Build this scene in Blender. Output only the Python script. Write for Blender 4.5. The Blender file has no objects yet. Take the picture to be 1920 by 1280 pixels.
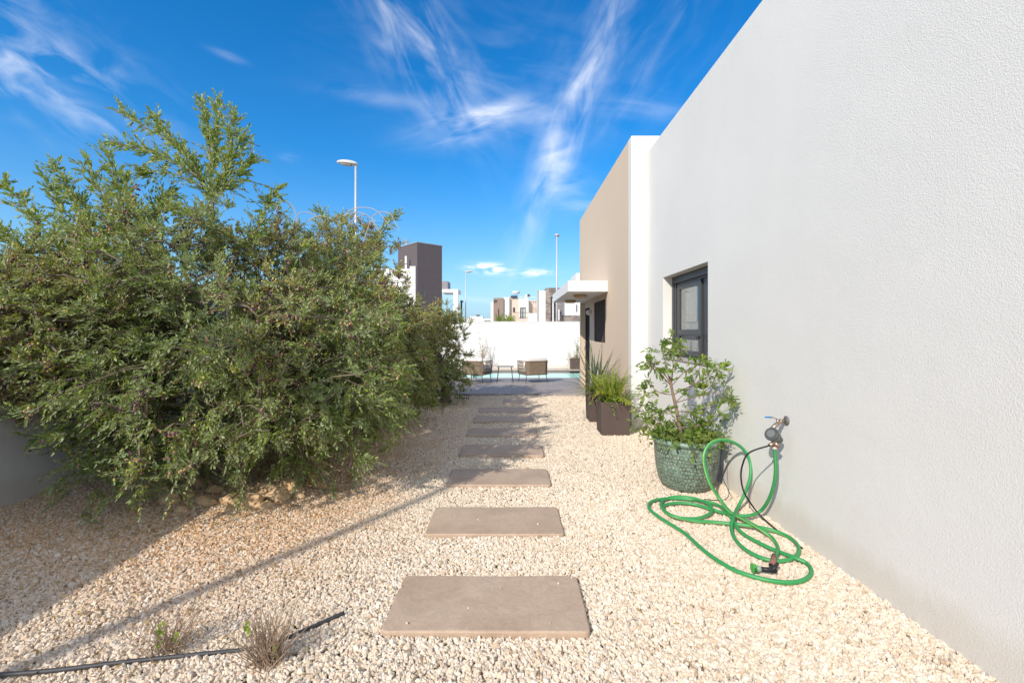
import bpy, bmesh, math, random
import numpy as np
from mathutils import Vector, Matrix, noise
rnd = random.Random(7); R = np.random.default_rng(11)
S = bpy.context.scene; C = S.collection
F = 860.0; EYE = 1.5; CXp, HYp = 960.0, 622.0
# ---------------------------------------------------------------- camera
cam = bpy.data.cameras.new('camera'); co = bpy.data.objects.new('camera', cam); C.objects.link(co)
co.location = (0, 0, EYE); co.rotation_euler = (math.radians(90), 0, 0)
cam.sensor_width = 36; cam.lens = 36 * F / 1920; cam.shift_y = -18 / 1920
cam.clip_start = .05; cam.clip_end = 4000
S.camera = co
# ---------------------------------------------------------------- colour management
S.view_settings.view_transform = 'Standard'; S.view_settings.look = 'None'
S.view_settings.exposure = 0.5; S.view_settings.gamma = 1; S.view_settings.use_curve_mapping = False
# ---------------------------------------------------------------- sun
SUN = Vector((1, 1.5, -1.12)).normalized()
ELEV = math.asin(-SUN.z)
sl = bpy.data.lights.new('sun', 'SUN'); sl.energy = 3.0; sl.angle = math.radians(.53); sl.color = (1, .93, .83)
so = bpy.data.objects.new('sun', sl); C.objects.link(so); so.rotation_euler = SUN.to_track_quat('-Z', 'Y').to_euler()
so.location = (-20, -30, 25)
# ---------------------------------------------------------------- world: sky + cirrus in sky directions
W = bpy.data.worlds.new('World'); S.world = W; W.use_nodes = True
nt = W.node_tree; nt.nodes.clear()
def N(t, **k):
    n = nt.nodes.new(t)
    for a, b in k.items(): setattr(n, a, b)
    return n
def M(op, a, b=None, c=None, clamp=False):
    n = N('ShaderNodeMath', operation=op); n.use_clamp = clamp
    for i, v in enumerate((a, b, c)):
        if v is None: continue
        if isinstance(v, (int, float)): n.inputs[i].default_value = v
        else: nt.links.new(v, n.inputs[i])
    return n.outputs[0]
wout = N('ShaderNodeOutputWorld'); bg = N('ShaderNodeBackground'); bg.inputs[1].default_value = .15
sky = N('ShaderNodeTexSky', sky_type='NISHITA'); sky.sun_disc = False
sky.sun_elevation = ELEV; sky.sun_rotation = math.atan2(-SUN.x, -SUN.y) % (2 * math.pi)
sky.altitude = 50; sky.air_density = 1.0; sky.dust_density = .35; sky.ozone_density = 2.2
hs = N('ShaderNodeHueSaturation'); hs.inputs['Saturation'].default_value = 1.55; hs.inputs['Value'].default_value = .95
hs.inputs['Hue'].default_value = .505
nt.links.new(sky.outputs[0], hs.inputs['Color'])
tc = N('ShaderNodeTexCoord'); sp = N('ShaderNodeSeparateXYZ'); nt.links.new(tc.outputs['Generated'], sp.inputs[0])
ay = M('MAXIMUM', M('ABSOLUTE', sp.outputs[1]), .02)
U = M('DIVIDE', sp.outputs[0], ay); V = M('DIVIDE', sp.outputs[2], ay)
cb = N('ShaderNodeCombineXYZ'); nt.links.new(U, cb.inputs[0]); nt.links.new(V, cb.inputs[1])
def cloud(px, py, ax, bx, ang, amt, sc=(1.2, 3.6), det=7, thr=.42, seed=0, warp=.8, soft=.3, fs=1.):
    """a wisp at a sky direction; ax,bx = half axes, ang = tilt in the sky, both from the photograph's angles"""
    m = N('ShaderNodeMapping', vector_type='TEXTURE'); nt.links.new(cb.outputs[0], m.inputs[0])
    m.inputs['Location'].default_value = ((px - CXp) / F, (HYp - py) / F, 0)
    m.inputs['Rotation'].default_value = (0, 0, math.radians(ang)); m.inputs['Scale'].default_value = (ax / F, bx / F, 1)
    ln = N('ShaderNodeVectorMath', operation='DOT_PRODUCT'); nt.links.new(m.outputs[0], ln.inputs[0]); nt.links.new(m.outputs[0], ln.inputs[1])
    g = M('EXPONENT', M('MULTIPLY', ln.outputs['Value'], -1.1))
    m2 = N('ShaderNodeMapping'); nt.links.new(m.outputs[0], m2.inputs[0]); m2.inputs['Scale'].default_value = (ax / 75 * sc[0] / 1.2 * .55 * fs, bx / 75 * sc[0] / 1.2 * 1.7 * fs, 1)
    m2.inputs['Location'].default_value = (seed * 3.7, seed * 1.3, seed)
    n = N('ShaderNodeTexNoise'); nt.links.new(m2.outputs[0], n.inputs['Vector']); n.inputs['Scale'].default_value = 1
    n.inputs['Detail'].default_value = det; n.inputs['Roughness'].default_value = .52; n.inputs['Distortion'].default_value = warp * .7
    d = M('POWER', M('MULTIPLY', M('SUBTRACT', n.outputs[0], thr), 1 / (soft + .08), clamp=True), 1.3)
    return M('MULTIPLY', M('MULTIPLY', d, g), amt * .85)
cl = [cloud(70, 120, 250, 85, -32, .55, seed=1), cloud(120, 190, 200, 22, -24, .35, sc=(1, 2), seed=2, thr=.35),
      cloud(790, 90, 165, 62, -58, .8, seed=3, thr=.41), cloud(905, 225, 105, 30, 14, .95, sc=(1.2, 2), seed=4, thr=.33),
      cloud(1085, 190, 260, 34, 68, .8, sc=(1.2, 2.2), seed=5, thr=.36), cloud(1180, 90, 170, 120, 55, .2, seed=6),
      cloud(940, 150, 260, 120, -15, .14, seed=7), cloud(1200, 200, 140, 18, -6, .25, sc=(1, 1.6), seed=8, thr=.36),
      cloud(1045, 300, 34, 75, 10, .5, sc=(1.3, 1.3), seed=9, thr=.33), cloud(700, 180, 120, 16, -8, .2, sc=(1, 2), seed=10, thr=.36),
      cloud(1090, 365, 50, 30, 0, .4, sc=(1.3, 1.3), seed=15, thr=.36),
      cloud(425, 103, 34, 7, -22, .3, sc=(1, 1), seed=11, thr=.3), cloud(543, 297, 18, 7, -10, .25, sc=(1, 1), seed=12, thr=.3),
      cloud(915, 503, 32, 9, -3, 1.6, sc=(1.0, .9), seed=13, thr=.36, warp=.3, soft=.12, fs=5), cloud(1003, 511, 32, 6, 4, 1.3, sc=(1.1, 1), seed=14, thr=.4, warp=.3, soft=.15, fs=5),
      cloud(880, 560, 120, 5, -6, .3, sc=(1, 1), seed=16, thr=.3)]
tot = cl[0]
for c_ in cl[1:]: tot = M('ADD', tot, c_)
tot = M('MINIMUM', tot, .93)
front = M('GREATER_THAN', sp.outputs[1], .02); tot = M('MULTIPLY', tot, front)
# bright cloud added over the unseen sky behind the camera to lift ambient fill
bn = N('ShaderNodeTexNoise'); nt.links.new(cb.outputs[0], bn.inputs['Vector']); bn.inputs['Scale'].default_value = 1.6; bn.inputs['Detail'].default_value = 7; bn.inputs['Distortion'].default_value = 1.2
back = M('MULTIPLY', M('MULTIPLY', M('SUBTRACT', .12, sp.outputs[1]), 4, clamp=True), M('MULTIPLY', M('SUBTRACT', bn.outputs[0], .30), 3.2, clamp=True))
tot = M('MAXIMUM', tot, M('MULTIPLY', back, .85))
hz = N('ShaderNodeMix', data_type='RGBA'); nt.links.new(hs.outputs[0], hz.inputs['A']); hz.inputs['B'].default_value = (1.2, 2.45, 4.0, 1)
nt.links.new(M('MULTIPLY', M('EXPONENT', M('MULTIPLY', M('MAXIMUM', sp.outputs[2], 0.), -5.5)), .95), hz.inputs['Factor'])
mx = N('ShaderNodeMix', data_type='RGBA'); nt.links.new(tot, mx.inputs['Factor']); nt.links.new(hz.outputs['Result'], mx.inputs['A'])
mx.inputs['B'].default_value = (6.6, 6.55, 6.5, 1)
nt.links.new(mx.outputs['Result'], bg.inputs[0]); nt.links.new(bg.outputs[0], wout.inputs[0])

# ================================================================ helpers
def G(px, py, z=0.0):
    k = (EYE - z) / (py - HYp); return Vector(((px - CXp) * k, F * k, z))
def P(px, py, Y): return Vector(((px - CXp) * Y / F, Y, EYE + (HYp - py) * Y / F))
def tag(o, label=None, cat=None, group=None, kind=None):
    for k, v in (('label', label), ('category', cat), ('group', group), ('kind', kind)):
        if v: o[k] = v
    return o
def thing(name, loc, label, cat, group=None, rz=0):
    o = bpy.data.objects.new(name, None); C.objects.link(o); o.location = loc; o.rotation_euler.z = rz; o.empty_display_size = .1
    return tag(o, label, cat, group)
def wl(o):
    v = Vector((0, 0, 0))
    while o is not None: v = v + Vector(o.location); o = o.parent
    return v
def copy_tree(o, parent=None):
    c = o.copy(); C.objects.link(c); c.parent = parent
    for ch in list(bpy.data.objects):
        if ch.parent == o: copy_tree(ch, c)
    return c
def link(name, me, mat, parent=None, base=None, smooth=False):
    off = wl(parent) if parent is not None else Vector(base or (0, 0, 0))
    if parent is not None and parent.get('_local'): off = Vector((0, 0, 0))
    if off.length: me.transform(Matrix.Translation(-off))
    if smooth: me.polygons.foreach_set('use_smooth', [True] * len(me.polygons))
    me.materials.append(mat); o = bpy.data.objects.new(name, me); C.objects.link(o)
    if parent is not None: o.parent = parent
    elif base: o.location = base
    return o
class MB:
    def __init__(s): s.v = []; s.f = []; s.sm = []
    def add(s, vs, fs, smooth=False):
        n = len(s.v); s.v += [tuple(v) for v in vs]; s.f += [tuple(i + n for i in f) for f in fs]; s.sm += [smooth] * len(fs); return s
    def box(s, x0, x1, y0, y1, z0, z1, m=None):
        vs = [Vector((x, y, z)) for z in (z0, z1) for y in (y0, y1) for x in (x0, x1)]
        if m is not None: vs = [m @ v for v in vs]
        return s.add(vs, [(0, 2, 3, 1), (4, 5, 7, 6), (0, 1, 5, 4), (2, 6, 7, 3), (0, 4, 6, 2), (1, 3, 7, 5)])
    def bbox(s, x0, x1, y0, y1, z0, z1, b=.01, m=None, seg=2):
        bm = bmesh.new(); bmesh.ops.create_cube(bm, size=1)
        for v in bm.verts: v.co = Vector(((x0 + x1) / 2 + v.co.x * (x1 - x0), (y0 + y1) / 2 + v.co.y * (y1 - y0), (z0 + z1) / 2 + v.co.z * (z1 - z0)))
        bmesh.ops.bevel(bm, geom=bm.edges[:], offset=b, segments=seg, affect='EDGES', profile=.5)
        if m is not None: bmesh.ops.transform(bm, matrix=m, verts=bm.verts)
        bm.verts.index_update()
        s.add([v.co.copy() for v in bm.verts], [[v.index for v in f.verts] for f in bm.faces], seg > 2); bm.free(); return s
    def tube(s, pts, r, n=8, cap=True, smooth=True):
        pts = [Vector(p) for p in pts]; m = len(pts); rs = r if isinstance(r, (list, tuple)) else [r] * m
        if len(rs) != m: rs = [rs[0] + (rs[-1] - rs[0]) * i / (m - 1) for i in range(m)]
        vs = []; u = None
        for i, p in enumerate(pts):
            d = (pts[min(i + 1, m - 1)] - pts[max(i - 1, 0)])
            d = d.normalized() if d.length > 1e-9 else Vector((0, 0, 1))
            if u is None: u = d.orthogonal().normalized()
            else:
                u = u - d * u.dot(d); u = u.normalized() if u.length > 1e-6 else d.orthogonal().normalized()
            w = d.cross(u)
            for k in range(n):
                a = 2 * math.pi * k / n; vs.append(p + (u * math.cos(a) + w * math.sin(a)) * rs[i])
        fs = [(i * n + k, i * n + (k + 1) % n, (i + 1) * n + (k + 1) % n, (i + 1) * n + k) for i in range(m - 1) for k in range(n)]
        if cap: fs += [tuple(range(n))[::-1], tuple(range((m - 1) * n, m * n))]
        s.add(vs, fs, smooth)
        if cap: s.sm[-1] = s.sm[-2] = False
        return s
    def cyl(s, a, b, r0, r1=None, n=16): return s.tube([a, b], [r0, r0 if r1 is None else r1], n)
    def lathe(s, prof, c=(0, 0, 0), n=32, jit=None):
        vs = []; c = Vector(c)
        for r, z in prof:
            for k in range(n):
                a = 2 * math.pi * k / n; rr = r * (1 + (jit(a, z) if jit else 0)); vs.append(c + Vector((rr * math.cos(a), rr * math.sin(a), z)))
        m = len(prof)
        return s.add(vs, [(i * n + k, i * n + (k + 1) % n, (i + 1) * n + (k + 1) % n, (i + 1) * n + k) for i in range(m - 1) for k in range(n)], True)
    def frame(s, x0, x1, y0, y1, z0, z1, hy0, hy1, hz0, hz1):
        """slab across x0..x1 in the YZ plane with a rectangular hole, no inner faces"""
        vs = []
        for x in (x0, x1):
            for (a, b) in ((y0, z0), (y1, z0), (y1, z1), (y0, z1), (hy0, hz0), (hy1, hz0), (hy1, hz1), (hy0, hz1)): vs.append((x, a, b))
        fs = []
        for i in range(4):
            j = (i + 1) % 4
            fs += [(i, 4 + i, 4 + j, j), (8 + i, 8 + j, 12 + j, 12 + i), (i, j, 8 + j, 8 + i), (4 + i, 12 + i, 12 + j, 4 + j)]
        return s.add(vs, fs)
    def build(s, name, mat, parent=None, base=None, smooth=None, bevel=0):
        me = bpy.data.meshes.new(name); me.from_pydata(s.v, [], s.f); me.update()
        me.polygons.foreach_set('use_smooth', s.sm if smooth is None else [smooth] * len(s.f))
        bm = bmesh.new(); bm.from_mesh(me); bmesh.ops.recalc_face_normals(bm, faces=bm.faces)
        bm.to_mesh(me); bm.free()
        o = link(name, me, mat, parent, base)
        if bevel:
            m = o.modifiers.new('bevel', 'BEVEL'); m.width = bevel; m.segments = 2; m.limit_method = 'ANGLE'
        return o
def smoothpath(pts, k=6):
    pts = [Vector(p) for p in pts]; out = []; n = len(pts)
    for i in range(n - 1):
        p0, p1, p2, p3 = pts[max(i - 1, 0)], pts[i], pts[i + 1], pts[min(i + 2, n - 1)]
        for j in range(k):
            t = j / k; out.append(.5 * ((2 * p1) + (p2 - p0) * t + (2 * p0 - 5 * p1 + 4 * p2 - p3) * t * t + (3 * p1 - p0 - 3 * p2 + p3) * t ** 3))
    out.append(pts[-1]); return out
# ---- materials
class Mat:
    def __init__(s, name):
        s.m = bpy.data.materials.new(name); s.m.use_nodes = True; s.t = s.m.node_tree; s.t.nodes.clear()
        s.out = s.n('ShaderNodeOutputMaterial'); s.b = s.n('ShaderNodeBsdfPrincipled'); s.l(s.b.outputs[0], s.out.inputs[0])
    def n(s, t, ins=None, **k):
        x = s.t.nodes.new(t)
        for a, b in k.items(): setattr(x, a, b)
        for a, b in (ins or {}).items():
            if isinstance(b, bpy.types.NodeSocket): s.l(b, x.inputs[a])
            else: x.inputs[a].default_value = b
        return x
    def l(s, a, b): s.t.links.new(a, b)
    def pos(s): return s.n('ShaderNodeNewGeometry').outputs['Position']
    def obj(s): return s.n('ShaderNodeTexCoord').outputs['Object']
    def noise(s, vec, scale, det=4, rough=.55, dist=0):
        return s.n('ShaderNodeTexNoise', {'Vector': vec, 'Scale': scale, 'Detail': det, 'Roughness': rough, 'Distortion': dist}).outputs[0]
    def ramp(s, fac, stops):
        r = s.n('ShaderNodeValToRGB', {'Fac': fac}); e = r.color_ramp.elements
        while len(e) < len(stops): e.new(.5)
        for i, (p, c) in enumerate(stops):
            e[i].position = p; c = (c, c, c) if isinstance(c, (int, float)) else c; e[i].color = (*c[:3], 1)
        return r.outputs[0]
    def mix(s, f, a, b, mode='MIX'):
        x = s.n('ShaderNodeMix', data_type='RGBA', blend_type=mode)
        for k, v in (('Factor', f), ('A', a), ('B', b)):
            if isinstance(v, bpy.types.NodeSocket): s.l(v, x.inputs[k])
            else: x.inputs[k].default_value = v if isinstance(v, (int, float)) else (*v[:3], 1)
        return x.outputs['Result']
    def math(s, op, a, b=0., clamp=False):
        x = s.n('ShaderNodeMath', {0: a, 1: b}, operation=op); x.use_clamp = clamp; return x.outputs[0]
    def bump(s, h, strength=.3, dist=.01, prev=None):
        ins = {'Height': h, 'Strength': strength, 'Distance': dist}
        if prev: ins['Normal'] = prev
        return s.n('ShaderNodeBump', ins).outputs[0]
    def set(s, **k):
        names = dict(col='Base Color', rough='Roughness', metal='Metallic', normal='Normal', spec='Specular IOR Level', sub='Subsurface Weight', coat='Coat Weight', emit='Emission Color', es='Emission Strength')
        for a, b in k.items():
            i = s.b.inputs[names[a]]
            if isinstance(b, bpy.types.NodeSocket): s.l(b, i)
            else: i.default_value = (*b, 1) if isinstance(b, tuple) and len(b) == 3 else b
        return s
def plain(name, col, rough=.6, metal=0, var=.12, scale=6, bump=0, bscale=60, spec=.4):
    m = Mat(name); p = m.obj(); n = m.noise(p, scale, 5)
    lo = tuple(c * (1 - var) for c in col); hi = tuple(min(1, c * (1 + var)) for c in col)
    m.set(col=m.ramp(n, [(.3, lo), (.7, hi)]), rough=rough, metal=metal, spec=spec)
    if bump: m.set(normal=m.bump(m.noise(p, bscale, 3), bump, .01))
    return m.m
def stucco(name, col, grain=160, strength=.35, dirt=.06, base_dirt=0):
    m = Mat(name); p = m.pos()
    big = m.noise(p, .7, 5, .6); c = m.mix(m.ramp(big, [(.35, 0), (.75, 1)]), tuple(x * (1 - dirt) for x in col), col)
    sm = m.noise(p, 45, 3); c = m.mix(m.math('MULTIPLY', sm, .12), c, tuple(x * .8 for x in col))
    if base_dirt:
        z = m.n('ShaderNodeSeparateXYZ', {0: p}).outputs[2]
        st = m.n('ShaderNodeMapping', {0: p, 'Scale': (7, 7, .8)}).outputs[0]
        f = m.math('MULTIPLY', m.ramp(m.math('ADD', z, m.math('MULTIPLY', m.noise(st, 1.2, 4), -.25)), [(-0.0, 1), (.13, 0)]), base_dirt)
        c = m.mix(f, c, (.50, .38, .25))
    n1 = m.noise(p, grain, 3, .6); v = m.n('ShaderNodeTexVoronoi', {'Vector': p, 'Scale': grain * .62}).outputs['Distance']
    h = m.math('ADD', n1, m.math('MULTIPLY', v, .6))
    b = m.bump(h, strength, .0045); b = m.bump(m.noise(p, 3, 2), .12, .03, b)
    return m.set(col=c, rough=.88, normal=b, spec=.25).m
def glassmat(name, tint=(.75, .82, .82), rough=.0):
    m = Mat(name); m.t.nodes.remove(m.b)
    tr = m.n('ShaderNodeBsdfTransparent', {'Color': (*tint, 1)}); gl = m.n('ShaderNodeBsdfGlossy', {'Color': (1, 1, 1, 1), 'Roughness': rough})
    lw = m.n('ShaderNodeLayerWeight', {'Blend': .5}).outputs['Facing']; fr = m.math('ADD', .10, m.math('MULTIPLY', m.math('POWER', lw, 4.), .9)); ms = m.n('ShaderNodeMixShader', {0: fr, 1: tr.outputs[0], 2: gl.outputs[0]})
    m.l(ms.outputs[0], m.out.inputs[0]); return m.m
def leafmat(name, cols, back, trans=.35, rough=.45):
    """cols: [(pos,color)] over per-leaf random R; G attr = yellowing"""
    m = Mat(name); a = m.n('ShaderNodeAttribute', attribute_name='tint'); s3 = m.n('ShaderNodeSeparateColor', {0: a.outputs['Color']})
    c = m.ramp(s3.outputs[0], cols); c = m.mix(s3.outputs[1], c, (.55, .42, .09))
    c = m.mix(s3.outputs[2], c, (.34, .20, .12))
    bf = m.n('ShaderNodeNewGeometry').outputs['Backfacing']; c2 = m.mix(m.math('MULTIPLY', bf, .75), c, back)
    m.set(col=c2, rough=rough, spec=.45)
    t = m.n('ShaderNodeBsdfTranslucent', {'Color': m.mix(.5, c, (.30, .42, .05))})
    ms = m.n('ShaderNodeMixShader', {0: trans, 1: m.b.outputs[0], 2: t.outputs[0]}); m.l(ms.outputs[0], m.out.inputs[0]); return m.m

WHITE = stucco('white_render', (.785, .772, .73), 190, .40, .07, .25)
WHITE2 = stucco('white_wall_render', (.80, .79, .77), 120, .3, .06, .3)
TAN = stucco('tan_render', (.70, .56, .42), 150, .3, .05)
ALU = plain('grey_aluminium', (.055, .058, .064), .42, .0, .06, 3, spec=.5)
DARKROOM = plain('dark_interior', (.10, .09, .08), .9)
GLASS = glassmat('window_glass'); GLASS2 = glassmat('far_glass', (.25, .3, .32))
STEEL = plain('galvanised_steel', (.45, .46, .47), .4, .6, .1, 8)
WHITEP = plain('white_paint', (.72, .72, .71), .45)
# ================================================================ ground
GX0, GX1, GY1 = -4.38, 2.08, 10.75
m = Mat('gravel_bed'); p = m.pos(); vo = m.n('ShaderNodeTexVoronoi', {'Vector': p, 'Scale': 60}, feature='F1')
c = m.mix(m.ramp(m.n('ShaderNodeSeparateColor', {0: vo.outputs['Color']}).outputs[0], [(0, .0), (1, 1)]), (.50, .38, .26), (.74, .64, .50))
c = m.mix(m.ramp(vo.outputs['Distance'], [(.35, 0), (.75, 1)]), c, (.36, .27, .18))
GBED = m.set(col=c, rough=.95, normal=m.bump(m.math('SUBTRACT', 1., vo.outputs['Distance']), .8, .012)).m
m = Mat('dry_soil'); p = m.pos(); DRY = m.set(col=m.ramp(m.noise(p, .05, 8, .6), [(.3, (.32, .25, .17)), (.6, (.42, .35, .26)), (.8, (.20, .20, .10))]), rough=.95).m
MB().add([(-900, -300, -.06), (900, -300, -.06), (900, 1600, -.06), (-900, 1600, -.06)], [(0, 1, 2, 3)]).build('ground', DRY)['kind'] = 'structure'
gb = MB().add([(-4.5, -4, -.02), (2.2, -4, -.02), (2.2, 10.76, -.02), (-4.5, 10.76, -.02)], [(0, 1, 2, 3)]).build('gravel_bed', GBED); gb['kind'] = 'structure'
# road beyond the walls
ASPH = plain('asphalt', (.06, .06, .06), .9, 0, .2, 2, .3, 80)
MB().box(-60, 60, 24, 31, -.3, -.02).build('road', ASPH)['kind'] = 'structure'
# ---- stepping slabs
m = Mat('stone_slab'); p = m.pos(); n1 = m.noise(p, 2.6, 6, .65, .6); n2 = m.noise(p, 22, 5, .7)
c = m.ramp(n1, [(.3, (.41, .29, .20)), (.5, (.475, .345, .245)), (.68, (.545, .41, .295))]); c = m.mix(m.math('MULTIPLY', n2, .25), c, (.48, .40, .31))
vv = m.n('ShaderNodeTexVoronoi', {'Vector': m.n('ShaderNodeMapping', {0: p, 'Scale': (1, 1.6, 1)}).outputs[0], 'Scale': 2.2}, feature='DISTANCE_TO_EDGE').outputs['Distance']
SLAB = m.set(col=m.mix(m.math('MULTIPLY', m.ramp(m.noise(p, 9, 7, .7, 1.5), [(.46, 0), (.5, 1), (.54, 0)]), .22), c, (.24, .17, .13)), rough=.7, normal=m.bump(n2, .25, .006, m.bump(n1, .5, .02))).m
m = Mat('slab_edge'); SLABE = m.set(col=(.52, .43, .34), rough=.85).m
SL = []
names8 = ['largest in view, nearest the camera, fully in sun', 'second from the camera, in full sun', 'third from the camera, leaf shade on its left end', 'fourth from the camera, in dappled shade',
          'fifth from the camera, in dark tree shade', 'sixth from the camera, shaded by the olive', 'seventh from the camera, half sunk in gravel', 'last before the grey terrace, partly buried']
def rrect(x0, x1, y0, y1, r, k=5):
    o = []
    for cx, cy, a0 in ((x1 - r, y1 - r, 0), (x0 + r, y1 - r, 90), (x0 + r, y0 + r, 180), (x1 - r, y0 + r, 270)):
        for i in range(k): a = math.radians(a0 + 90 * i / (k - 1)); o.append((cx + r * math.cos(a), cy + r * math.sin(a)))
    return o
for i, (yc, x0, x1) in enumerate([(2.52, -.652, .392), (3.61, -.645, .382), (4.69, -.64, .380), (5.75, -.64, .385), (6.78, -.645, .372), (7.78, -.64, .36), (8.75, -.645, .36), (9.86, -.20, .34)]):
    rot = rnd.uniform(-.006, .006); mbs = MB(); top = []; zt = .026 if i < 6 else .018
    out = rrect(x0, x1, yc - .26, yc + .26, .03, 5)
    # subdivide straight edges and wobble
    pts = []
    for k in range(len(out)):
        a, b = Vector(out[k]), Vector(out[(k + 1) % len(out)]); nseg = max(1, int((b - a).length / .04))
        for j in range(nseg):
            q = a.lerp(b, j / nseg); w = noise.noise(Vector((q.x * 6, q.y * 6, i * 3.1))) * .007
            cdir = (q - Vector(((x0 + x1) / 2, yc))).normalized(); pts.append(q + cdir * w)
    n = len(pts); vs = []
    for (sc_, z) in ((0, -.02), (0, zt - .010), (.004, zt - .002), (.010, zt)):
        for q in pts:
            d = (Vector(((x0 + x1) / 2, yc)) - q).normalized(); q2 = q + d * sc_; vs.append((q2.x, q2.y, z))
    fs = [(r_ * n + k, r_ * n + (k + 1) % n, (r_ + 1) * n + (k + 1) % n, (r_ + 1) * n + k) for r_ in range(3) for k in range(n)] + [tuple(range(3 * n, 4 * n))]
    mbs.add(vs, fs)
    o = mbs.build('stepping_slab', SLAB, base=((x0 + x1) / 2, yc, 0)); tag(o, 'brown stone stepping slab, ' + names8[i], 'slab', 'stepping slabs across the gravel')
    SL.append((x0 - .004, x1 + .004, yc - .264, yc + .264))
# ---- gravel stones (stuff): one object, points carry scale, stones made in geometry nodes
def in_view(x, y): return np.abs(x) < y * 1.19 + .3
def gravel_pts(y0, y1, dens):
    n = int((GX1 - GX0) * (y1 - y0) * dens); x = R.uniform(GX0, GX1, n); y = R.uniform(y0, y1, n); k = in_view(x, y)
    stray = R.random(n) < .0011
    for a, b, c_, d in SL: k &= ~((x > a) & (x < b) & (y > c_) & (y < d)) | stray
    return x[k], y[k]
X1, Y1 = gravel_pts(1.4, 4.2, 8200); X2, Y2 = gravel_pts(4.2, 7, 5400); X3, Y3 = gravel_pts(7, 10.74, 2600)
gx = np.concatenate([X1, X2, X3]); gy = np.concatenate([Y1, Y2, Y3])
gs = np.concatenate([R.uniform(.0075, .0145, len(X1)), R.uniform(.0088, .015, len(X2)), R.uniform(.012, .018, len(X3))])
big = R.random(len(gs)) < .04; gs[big] *= 1.3
gz = -.012 + R.uniform(0, .011, len(gs)) + .008 * np.sin(gx * 2.3 + 1) * np.cos(gy * 1.7)
for a, b, c_, d in SL: gz = np.where((gx > a) & (gx < b) & (gy > c_) & (gy < d), .030, gz); gs = np.where((gx > a) & (gx < b) & (gy > c_) & (gy < d), gs * .6, gs)
me = bpy.data.meshes.new('gravel'); me.vertices.add(len(gx)); me.vertices.foreach_set('co', np.stack([gx, gy, gz], 1).astype('f').ravel())
at = me.attributes.new('size', 'FLOAT', 'POINT'); at.data.foreach_set('value', gs.astype('f'))
grav = bpy.data.objects.new('gravel', me); C.objects.link(grav); grav['kind'] = 'stuff'
tag(grav, 'cream limestone gravel covering the side garden between the walls', 'gravel')
m = Mat('limestone_gravel'); p = m.pos(); oi = m.n('ShaderNodeObjectInfo').outputs['Random']
c = m.ramp(oi, [(0, (.52, .39, .28)), (.12, (.67, .55, .42)), (.4, (.74, .66, .54)), (.7, (.81, .76, .67)), (.9, (.75, .65, .50)), (1, (.60, .54, .47))])
xy = m.n('ShaderNodeSeparateXYZ', {0: p})
mask = m.math('MULTIPLY', m.ramp(xy.outputs[0], [(0, 0), (.5, 0)]), 0.)
vx = m.math('ADD', m.math('MULTIPLY', xy.outputs[0], -1.), m.math('MULTIPLY', m.noise(p, 1.6, 4), 1.6))   # leaf-litter stain near the olive
st = m.math('MULTIPLY', m.ramp(m.math('MULTIPLY', vx, .25), [(.36, 0), (.62, 1)]), m.ramp(m.math('MULTIPLY', xy.outputs[1], .1), [(.18, .0), (.33, 1), (.6, 1), (.8, .3)]))
rust = m.math('MULTIPLY', st, m.ramp(m.math('FRACT', m.math('MULTIPLY', oi, 7.31)), [(.25, .15), (.8, 1)]))
c = m.mix(m.math('MULTIPLY', rust, .85), c, (.58, .29, .10)); c = m.mix(m.math('MULTIPLY', m.noise(p, 120, 3), .35), c, (.55, .42, .30))
c = m.mix(m.math('MULTIPLY', m.ramp(m.noise(p, .9, 5, .65), [(.4, 0), (.7, 1)]), .30), c, (.60, .48, .34))
LIME = m.set(col=c, rough=.85, spec=.25, normal=m.bump(m.noise(p, 220, 3), .4, .004)).m
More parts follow.
